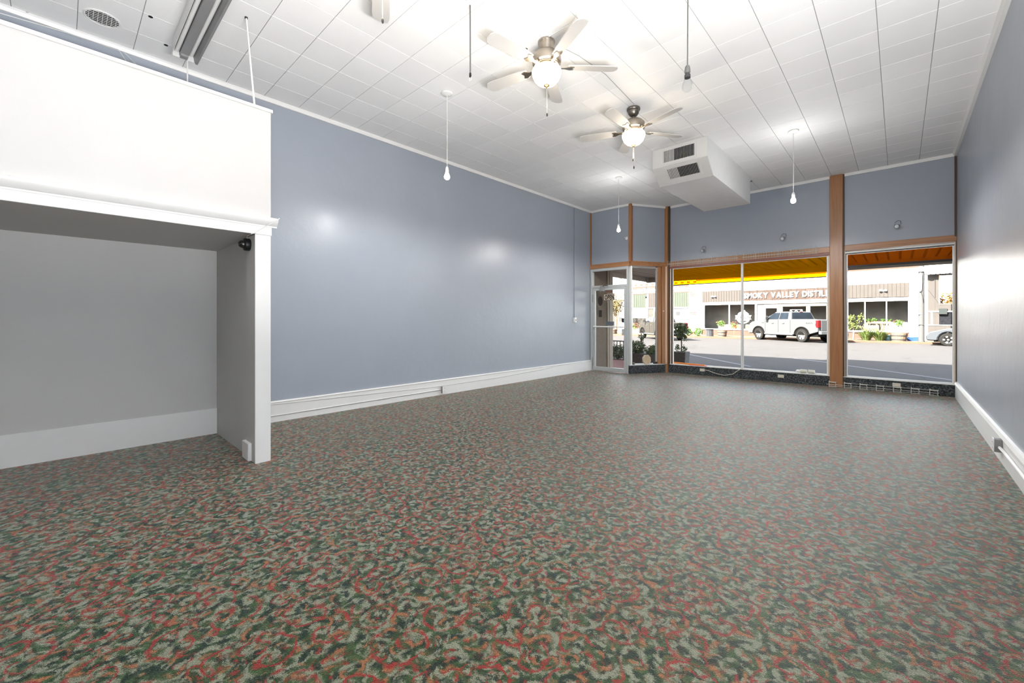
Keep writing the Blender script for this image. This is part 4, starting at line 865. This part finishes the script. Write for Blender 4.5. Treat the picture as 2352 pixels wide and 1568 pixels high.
of = M().box(1.79, 4.62, FY - .02, FY + .1, 2.16, 2.20).box(1.79, 1.83, FY - .02, FY + .1, 2.18, 3.98).go('opening_frame', plain('tan_frame', (.5, .33, .2), .6), rb)
wv = [(1.0 + .02 * k, 4.04 + .035 * math.sin(k * .02 * 2 * PI / .42)) for k in range(400)]
M().prism(wv + [(9, 4.9), (1.0, 4.9)], FY - .35, FY - .30, 'y').go('wavy_fascia', FWHITE, rb); M().tube([(x, FY - .36, z) for x, z in wv[::3]], .02, 5).go('wavy_edge', DGREY, rb)
slab(rb, 'utility_box', plain('green_grey_box', (.024, .027, .026), .7, spec=.05), 1.79, 2.15, 1.54, 1.90, FY - .12, FY - .02, .01)
M().tube([(1.32, FY - .03, 3.1), (1.80, FY - .03, 2.2)], .010, 5).go('cable', DGREY, rb); M().tube([(1.62, FY - .03, 4.0), (1.62, FY - .03, 2.6)], .010, 5).go('cable', DGREY, rb)

# ------------------------------------------------------------------ vehicles
TYRE = plain('tyre_rubber', (.012, .0115, .0105), .9, spec=.05); RIM = plain('alloy_rim', (.15, .15, .145), .5); CARGL = plain('car_glass', (.008, .011, .015), .15, var=.3, vscale=3, spec=.12); UNDER = plain('underbody', (.006, .0055, .005), .9, spec=.03)
LAMPR = plain('red_tail_lamp', (.10, .005, .006), .35, spec=.1); CHROME = plain('chrome', (.06, .06, .059), .4)
def wheel(parent, x, y, r, side, n=6, w_=.26):
    mm = Matrix.Translation((x, y, r)) @ Matrix.Rotation(-side * PI / 2, 4, 'X')      # local z outwards
    t = M().lathe([(r * .60, -w_ / 2), (r * .92, -w_ / 2), (r, -w_ * .38), (r, w_ * .38), (r * .92, w_ / 2), (r * .66, w_ / 2), (r * .62, w_ * .3), (r * .60, -w_ / 2)], 32, mm).go('wheel', TYRE, parent, smooth=True)
    M().lathe([(r * .64, w_ * .42), (r * .60, w_ * .46), (r * .56, w_ * .2), (0, w_ * .12), (0, w_ * .08), (r * .62, w_ * .06), (r * .64, w_ * .42)], 32, mm).go('rim', DGREY, t, smooth=True)
    m = M()
    for k in range(n):
        q = mm @ Matrix.Rotation(2 * PI * k / n, 4, 'Z')
        m.hull8([q @ Vector(p) for p in ((r*.08, -r*.11, w_*.1), (r*.60, -r*.16, w_*.1), (r*.60, r*.16, w_*.1), (r*.08, r*.11, w_*.1))], [q @ Vector(p) for p in ((r*.08, -r*.10, w_*.34), (r*.60, -r*.13, w_*.42), (r*.60, r*.13, w_*.42), (r*.08, r*.10, w_*.34))])
    m.lathe([(0, w_ * .1), (r * .16, w_ * .1), (r * .15, w_ * .38), (0, w_ * .40)], 12, mm); m.go('spokes', RIM, t)
def archpts(cx, r, z0, n=10):
    return [(cx + r * math.cos(PI - PI * k / n), z0 + r * math.sin(PI * k / n)) for k in range(n + 1)]
def pickup(label, loc, heading, body, glassm):
    t = thing('pickup_truck', label, 'truck', loc, heading)
    WB = 3.55
    bot = .46
    prof = [(-1.12, .66), (-1.16, 1.36), (.82, 1.40), (.84, 1.42), (2.98, 1.40), (3.35, 1.36), (4.15, 1.25), (4.40, 1.12), (4.46, .80), (4.44, bot)]
    prof += [(WB + .52, bot)] + [(WB + .52 * math.cos(a), bot + .42 * math.sin(a) * 1.05) for a in [PI * k / 9 for k in range(1, 9)]] + [(WB - .52, bot)]
    prof += [(.52, bot)] + [(.52 * math.cos(a), bot + .42 * math.sin(a) * 1.05) for a in [PI * k / 9 for k in range(1, 9)]] + [(-.52, bot + .04), (-.9, .60)]
    b = M().prism(prof[::-1], -.95, .95, 'y').go('body', body, t, bevel=.03)
    M().box(-1.0, 4.2, -.80, .80, .34, .80).go('underbody', UNDER, t)
    cab = M().hull8([(.86, -.92, 1.38), (3.12, -.92, 1.38), (3.12, .92, 1.38), (.86, .92, 1.38)], [(1.02, -.74, 1.90), (2.28, -.72, 1.90), (2.28, .72, 1.90), (1.02, .74, 1.90)])
    cab.go('cab', body, t, bevel=.05)
    def sidewin(x0b, x1b, x0t, x1t, s, zb=1.43, zt=1.83):
        y = lambda z: s * (.925 - (z - 1.38) / .52 * .185)
        M().hull8([(x0b, y(zb), zb), (x1b, y(zb), zb), (x1t, y(zt), zt), (x0t, y(zt), zt)], [(x0b, y(zb) + s*.012, zb), (x1b, y(zb) + s*.012, zb), (x1t, y(zt) + s*.012, zt), (x0t, y(zt) + s*.012, zt)]).go('side_window', glassm, t)
    for s in (-1, 1): sidewin(1.08, 1.78, 1.16, 1.78, s); sidewin(1.84, 2.88, 1.84, 2.30, s)
    xb = lambda z: .86 + (z - 1.38) / .52 * .16
    M().hull8([(xb(1.45), -.78, 1.45), (xb(1.45), .78, 1.45), (xb(1.84), .66, 1.84), (xb(1.84), -.66, 1.84)], [(xb(1.45) - .012, -.78, 1.45), (xb(1.45) - .012, .78, 1.45), (xb(1.84) - .012, .66, 1.84), (xb(1.84) - .012, -.66, 1.84)]).go('rear_window', glassm, t)
    xf = lambda z: 3.12 - (z - 1.38) / .52 * .84
    M().hull8([(xf(1.43), -.82, 1.43), (xf(1.43), .82, 1.43), (xf(1.86), .66, 1.86), (xf(1.86), -.66, 1.86)], [(xf(1.43) + .012, -.82, 1.44), (xf(1.43) + .012, .82, 1.44), (xf(1.86) + .012, .66, 1.87), (xf(1.86) + .012, -.66, 1.87)]).go('windscreen', glassm, t)
    M().box(xb(1.87) - .02, xb(1.87) + .02, -.10, .10, 1.855, 1.885).go('brake_light', LAMPR, t)
    M().box(-1.19, -1.15, -.76, .76, .74, 1.33).go('tailgate', body, t, bevel=.012)
    for s in (-1, 1):
        M().prism([(-1.175, .92), (-1.175, 1.33), (-1.00, 1.33), (-1.02, 1.20), (-.98, 1.08), (-1.04, .92)], s * .80, s * .965, 'y').go('tail_lamp', LAMPR, t)
        M().box(4.30, 4.47, s * .62 - .2, s * .62 + .2, .92, 1.08).go('head_lamp', RIM, t, bevel=.02)
        mr = M().box(2.62, 2.80, s * .98, s * 1.20, 1.40, 1.62).box(2.68, 2.74, s * .90, s * .99, 1.42, 1.48).go('mirror', body, t, bevel=.02); M().box(2.615, 2.622, s * 1.0, s * 1.18, 1.42, 1.60).go('mirror_glass', DGREY, mr)
        M().tube([(.62, s * .98, .44), (2.95, s * .98, .44)], .05, 8).go('running_board', CHROME, t, smooth=True)
        for cx_ in (0, WB):
            am = M()
            pts = [(cx_ + .54 * math.cos(a), bot + .47 * math.sin(a)) for a in [PI * k / 12 for k in range(13)]]
            am.tube([(x, s * .95, z) for x, z in pts], .035, 6); am.go('wheel_arch', UNDER, t)
            M().prism([(cx_ + .50 * math.cos(a), bot - .02 + .43 * math.sin(a)) for a in [PI * k / 12 for k in range(13)]], s * .90, s * .955, 'y').go('arch_liner', UNDER, t)
        for x in (1.32, 2.20): M().box(x, x + .16, s * .95, s * .985, 1.14, 1.18).go('door_handle', CHROME, t)
        for x in (.84, 1.80, 2.92): M().box(x, x + .012, s * .945, s * .956, .56, 1.38).go('door_gap', UNDER, t)
        M().box(3.05, 3.25, s * .945, s * .962, 1.17, 1.21).go('fender_badge', DGREY, t)
        wheel(t, 0, s * .84, .405, s); wheel(t, WB, s * .84, .405, s)
    letters('4X4', .11, .48, .004, DGREY, t, (-.30, .952, 1.14), ux=Vector((-1, 0, 0)), uz=Vector((0, 0, 1)), bold=.02)
    M().box(-1.34, -1.14, -.93, .93, .50, .72).go('rear_bumper', CHROME, t, bevel=.03); M().box(4.40, 4.58, -.95, .95, .42, .66).go('front_bumper', CHROME, t, bevel=.03); M().box(4.44, 4.475, -.45, .45, .70, 1.08).go('grille', UNDER, t)
    M().box(-1.20, -1.185, -.20, .20, .78, .92).go('number_plate', FWHITE, t)
    return t
WPAINT = plain('white_car_paint', (.054, .054, .055), .45, var=.02, spec=.12); GPAINT = plain('grey_beige_car_paint', (.025, .0215, .0175), .5, var=.03, spec=.1); SPAINT = plain('silver_car_paint', (.038, .041, .046), .45, var=.03, spec=.12)
phi = R(38); hd = PI - phi
# rear-left wheel contact is the reference: the axle centre lies .84 m to the right of it
def place(rl, heading):
    left = Vector((-math.sin(heading), math.cos(heading), 0)); return Vector(rl) - left * .84
pickup('white crew-cab pickup truck parked nose-in across the street', place((-4.33, 30.9, STR), hd), hd, WPAINT, CARGL)
hd2 = PI - R(46); l2 = Vector((-math.sin(hd2), math.cos(hd2), 0))
pk2 = pickup('grey-beige pickup truck across the street, half hidden by the corner post', Vector((-12.0, 27.6, STR)) - l2 * .84 * .86, hd2, GPAINT, CARGL); pk2.scale = (.86, .86, .86)
def car(label, loc, heading, body):
    t = thing('car', label, 'car', loc, heading)
    prof = [(-.85, .30), (-.92, .75), (-.85, 1.0), (.4, 1.02), (1.75, 1.0), (2.55, .90), (3.15, .72), (3.30, .52), (3.28, .28), (3.02, .26)]
    prof += [(2.45 + .40 * math.cos(a), .26 + .46 * math.sin(a)) for a in [PI * k / 9 for k in range(0, 10)]] + [(2.0, .24), (.45, .24)] + [(.40 * math.cos(a), .26 + .46 * math.sin(a)) for a in [PI * k / 9 for k in range(0, 10)]]
    M().prism(prof[::-1], -.88, .88, 'y').go('body', body, t, bevel=.05)
    M().box(-.7, 3.0, -.7, .7, .2, .5).go('underbody', UNDER, t)
    M().hull8([(-.75, -.82, 1.0), (1.9, -.82, .99), (1.9, .82, .99), (-.75, .82, 1.0)], [(-.35, -.60, 1.45), (1.0, -.60, 1.45), (1.0, .60, 1.45), (-.35, .60, 1.45)]).go('cabin', CARGL, t, bevel=.04)
    M().box(-.4, 1.05, -.62, .62, 1.43, 1.48).go('roof', body, t, bevel=.02)
    for s in (-1, 1):
        wheel(t, 0, s * .80, .33, s, 5, .22); wheel(t, 2.45, s * .80, .33, s, 5, .22)
        M().hull8([(2.85, s*.55, .72), (3.16, s*.50, .62), (3.05, s*.80, .60), (2.70, s*.86, .74)], [(2.85, s*.55, .80), (3.14, s*.50, .70), (3.03, s*.80, .68), (2.70, s*.875, .82)]).go('head_lamp', RIM, t)
        for cx_ in (0, 2.45):
            M().prism([(cx_ + .385 * math.cos(a), .24 + .45 * math.sin(a)) for a in [PI * k / 12 for k in range(13)]], s * .72, s * .884, 'y').go('arch_liner', UNDER, t)
    return t
hd3 = PI - R(8); ht = Vector((math.cos(hd3), math.sin(hd3), 0)); lt = Vector((-math.sin(hd3), math.cos(hd3), 0))
car('silver car, only its front wheel and bonnet showing at the right window edge', Vector((1.88, 31.6, STR)) - lt * .78 - ht * 2.45, hd3, SPAINT)

# ------------------------------------------------------------------ things on the far pavement
pl = thing('utility_pole', 'pale grey utility pole with a bundle of cables near its top', 'pole', (.93, 33.75, FSW))
M().lathe([(0, 0), (.14, 0), (.13, .1), (.115, 7.5), (0, 7.5)], 14).go('shaft', plain('pole_grey', (.055, .054, .053), .8, var=.08, spec=.05), pl, smooth=True)
M().lathe([(.05, 2.9), (.07, 3.0), (.085, 3.4), (.07, 3.85), (.03, 4.0), (0, 4.0)], 10, Matrix.Translation((-.05, -.15, 0))).go('cable_bundle', GREYM, pl); M().tube([(-.05, -.16, 3.05), (.05, -.15, 2.5), (.06, -.14, 2.3)], .012, 5).go('cable', DGREY, pl)
M().box(-.20, .12, -.18, -.10, 4.05, 4.30).go('bracket', GREYM, pl); M().box(-.25, .02, -.14, -.11, 1.58, 1.64).go('step_bolt', GREYM, pl); M().box(-.16, .12, -.14, -.11, .98, 1.01).go('band', DGREY, pl)
OAK = plain('barrel_oak', (.13, .085, .055), .8, var=.2, vscale=14)
def barrel(label, x, y, r, h):
    t = thing('barrel_planter', label, 'planter', (x, y, FSW), group='half-barrel planters')
    n = 18
    for k in range(n):
        a0, a1 = 2 * PI * k / n + .012, 2 * PI * (k + 1) / n - .012
        P = lambda r_, a, z: (r_ * math.cos(a), r_ * math.sin(a), z)
        m = M(); m.hull8([P(r*.80, a0, 0), P(r*.80, a1, 0), P(r*.74, a1, 0), P(r*.74, a0, 0)], [P(r, a0, h), P(r, a1, h), P(r*.93, a1, h), P(r*.93, a0, h)]); m.go('stave', OAK, t)
    for z in (.14, .62): M().lathe([(r * (.80 + .2 * z) + .001, z * h), (r * (.80 + .2 * z) + .012, z * h), (r * (.80 + .2 * (z + .14)) + .012, (z + .14) * h), (r * (.80 + .2 * (z + .14)) + .001, (z + .14) * h)], 24).go('hoop', DGREY, t)
    M().lathe([(0, h * .9), (r * .92, h * .9), (r * .92, h * .86), (0, h * .86)], 18).go('soil', BARK, t)
    return t
barrel('half-barrel planter beside the black slatted bin', -9.86, 34.1, .34, .46)
barrel('half-barrel planter left of the utility pole, a rose standing in it', -.02, 34.1, .40, .48)
barrel('half-barrel planter seen through the door glass', -19.1, 34.2, .36, .42)
def flower(label, x, y, z, rad, h, n, np_):
    t = thing('rose_bush', label, 'flower', (x, y, z))
    M().tube([(0, 0, -.05), (.02, 0, h * .5), (0, 0, h)], .012, 5).tube([(0, 0, .05), (.1, .0, h * .8)], .008, 5).go('stem', BARK, t)
    M().leaves((0, 0, h), rad, n, .12, rng, .2).go('foliage', LGB, t); M().leaves((0, 0, h + rad[2] * .5), (rad[0], rad[1], rad[2] * .6), np_, .09, rng, .7).go('blooms', PETAL, t); return t
flower('rose bush with pink blooms above the left half-barrel', -9.95, 34.15, FSW + .42, (.36, .25, .28), .55, 190, 26)
flower('rose bush with pale pink blooms right of the fuller rose bush', -9.15, 34.4, FSW, (.30, .22, .30), .85, 110, 40)
flower('standard rose with pink blooms in the right half-barrel', -.02, 34.15, FSW + .42, (.28, .22, .24), .62, 170, 18)
flower('pink and orange flowering bush at the left, before the grey pickup', -17.0, 34.2, FSW, (.55, .3, .42), .55, 150, 130)
bn = thing('slatted_bin', 'black slatted litter bin on the far pavement', 'bin', (-10.80, 34.2, FSW))
M().lathe([(0, 0), (.25, 0), (.25, .05), (0, .05)], 20).go('base', BLACK, bn); M().lathe([(.25, .50), (.29, .50), (.29, .55), (.25, .55), (.25, .50)], 20).go('top_ring', BLACK, bn); M().lathe([(0, .05), (.21, .05), (.21, .50), (0, .50)], 16).go('liner', BLACK, bn)
for k in range(22):
    a = 2 * PI * k / 22; M().box(-.02, .02, -.006, .006, 0, .52, Matrix.Translation((.265 * math.cos(a), .265 * math.sin(a), .01)) @ Matrix.Rotation(a + PI/2, 4, 'Z')).go('slat', plain('bin_slat', (.06, .06, .065), .4) if k == 0 else bpy.data.materials['bin_slat'], bn)
bush('shrub', 'round bright green shrub left of the white brick-banded pier', 'shrub', (-12.35, 34.0, FSW), (.36, .34, .34), 900, .10, LGB, .0, 'round green shrubs on the far pavement')
bush('shrub', 'round bright green shrub between the pier and the slatted bin', 'shrub', (-11.58, 34.0, FSW), (.38, .36, .36), 900, .10, LGB, .0, 'round green shrubs on the far pavement')
ct = thing('young_tree', 'young yellow-green tree growing in the pavement at the left of the right window', 'tree', (-2.15, 34.2, FSW))
M().tube([(0, 0, -.02), (.02, 0, .4), (-.02, 0, .8)], [.06, .045, .03], 7).tube([(.02, 0, .4), (.25, 0, .9), (.35, 0, 1.4)], .018, 5).tube([(-.02, 0, .8), (-.15, 0, 1.3)], .018, 5).go('trunk', BARK, ct)
M().leaves((0, 0, .95), (.42, .3, .35), 130, .16, rng, .3).leaves((-.08, 0, 1.35), (.35, .25, .30), 100, .16, rng, .2).leaves((.35, 0, 1.45), (.2, .2, .32), 60, .15, rng, .2).go('foliage', LGY, ct)
def grassclump(label, x, y):
    t = thing('ornamental_grass', label, 'grass', (x, y, FSW), group='ornamental grass clumps on the far pavement'); m = M(); m2 = M()
    for q in range(420):
        a = rng.uniform(0, 2 * PI); b_ = rng.uniform(.02, .18); L = rng.uniform(.45, .85); o = rng.uniform(.15, .55)
        p = Vector((b_ * math.cos(a), b_ * math.sin(a), 0)); e = p + Vector((o * math.cos(a), o * math.sin(a), L * rng.uniform(.6, 1))); md = (p + e) / 2 + Vector((0, 0, L * .15)); s_ = Vector((-math.sin(a), math.cos(a), 0)) * .012
        m.quad(p - s_, p + s_, md + s_, md - s_); m.quad(md - s_, md + s_, e + s_ * .2, e - s_ * .2)
    for q in range(26):
        a = rng.uniform(0, 2 * PI); o = rng.uniform(.1, .4); e = Vector((o * math.cos(a), o * math.sin(a), rng.uniform(.8, 1.05))); m2.tube([(0, 0, .3), tuple(e * .8), tuple(e)], [.004, .006, .014], 4)
    m.go('blades', leafmat('grass_blades', (.045, .08, .02), (.13, .16, .05)) if 'grass_blades' not in bpy.data.materials else bpy.data.materials['grass_blades'], t); m2.go('seed_heads', STRAW, t)
grassclump('left clump of ornamental grass beside the young tree', -1.50, 34.0); grassclump('right clump of ornamental grass beside the teal pot', -.88, 34.0)
bo = thing('blue_planter', 'blue boat-shaped planter against the white pier', 'planter', (.58, 34.9, FSW))
M().hull8([(-.22, -.10, 0), (.22, -.10, 0), (.22, .10, 0), (-.22, .10, 0)], [(-.34, -.16, .22), (.38, -.16, .25), (.38, .16, .25), (-.34, .16, .22)]).go('hull', plain('blue_paint', (.02, .055, .14), .4), bo); M().box(-.28, .30, -.12, .12, .215, .228).go('soil', BARK, bo)
tp = thing('teal_pot', 'teal glazed pot left of the right half-barrel', 'pot', (-.52, 34.35, FSW)); M().lathe([(0, 0), (.15, 0), (.22, .18), (.20, .32), (.17, .32), (.17, .28), (0, .28)], 18).go('pot', plain('teal_glaze', (.10, .24, .28), .25), tp, smooth=True); M().lathe([(.19, .30), (.22, .31), (.20, .34), (.17, .33), (.19, .30)], 18).go('rim', plain('teal_glaze_rim', (.12, .27, .31), .25), tp)
bc_ = thing('iron_bench', 'dark iron bench behind the young tree', 'bench', (-2.0, 35.0, FSW))
M().box(-.55, .55, -.2, .2, .38, .42).go('seat', DGREY, bc_); M().tube([(-.55, .2, .42), (-.3, .24, .78), (.0, .24, .84), (.3, .24, .78), (.55, .2, .42)], .025, 6).go('backrest', DGREY, bc_)
for x in (-.48, .48):
    for y in (-.16, .16): M().box(x - .025, x + .025, y - .025, y + .025, 0, .38).go('leg', DGREY, bc_)
def bigtree(label, x, y, h, rad, n, mat, size=.3):
    t = thing('street_tree', label, 'tree', (x, y, FSW)); M().tube([(0, 0, -.05), (.05, 0, h * .5), (0, 0, h)], [.12, .09, .05], 8).tube([(.05, 0, h * .5), (rad[0] * .6, 0, h + rad[2] * .2)], .04, 6).tube([(.03, 0, h * .45), (-rad[0] * .6, .1, h + rad[2] * .1)], .04, 6).go('trunk', BARK, t)
    M().leaves((0, 0, h), rad, n, size, rng, .2).go('foliage', mat, t); return t
bigtree('street tree with thin autumn foliage seen through the door glass', -19.3, 35.0, 2.65, (1.0, .9, 1.0), 1500, LGT, .17)
bigtree('autumn tree seen through the opening of the grey building', 2.9, 41.5, 2.45, (1.3, 1.0, .85), 1500, leafmat('orange_leaves', (.14, .06, .018), (.19, .10, .035)), .20)  # tree added to stand in for foliage mirrored in the upper window
sq = thing('pavement_sign', 'small dark square notice on a thin post, seen through the door', 'sign', (-18.55, 34.5, FSW)); M().tube([(0, 0, 0), (0, 0, 1.5)], .02, 6).go('post', DGREY, sq); M().box(-.18, .18, -.03, -.015, 1.1, 1.5).go('plate', DGREY, sq)
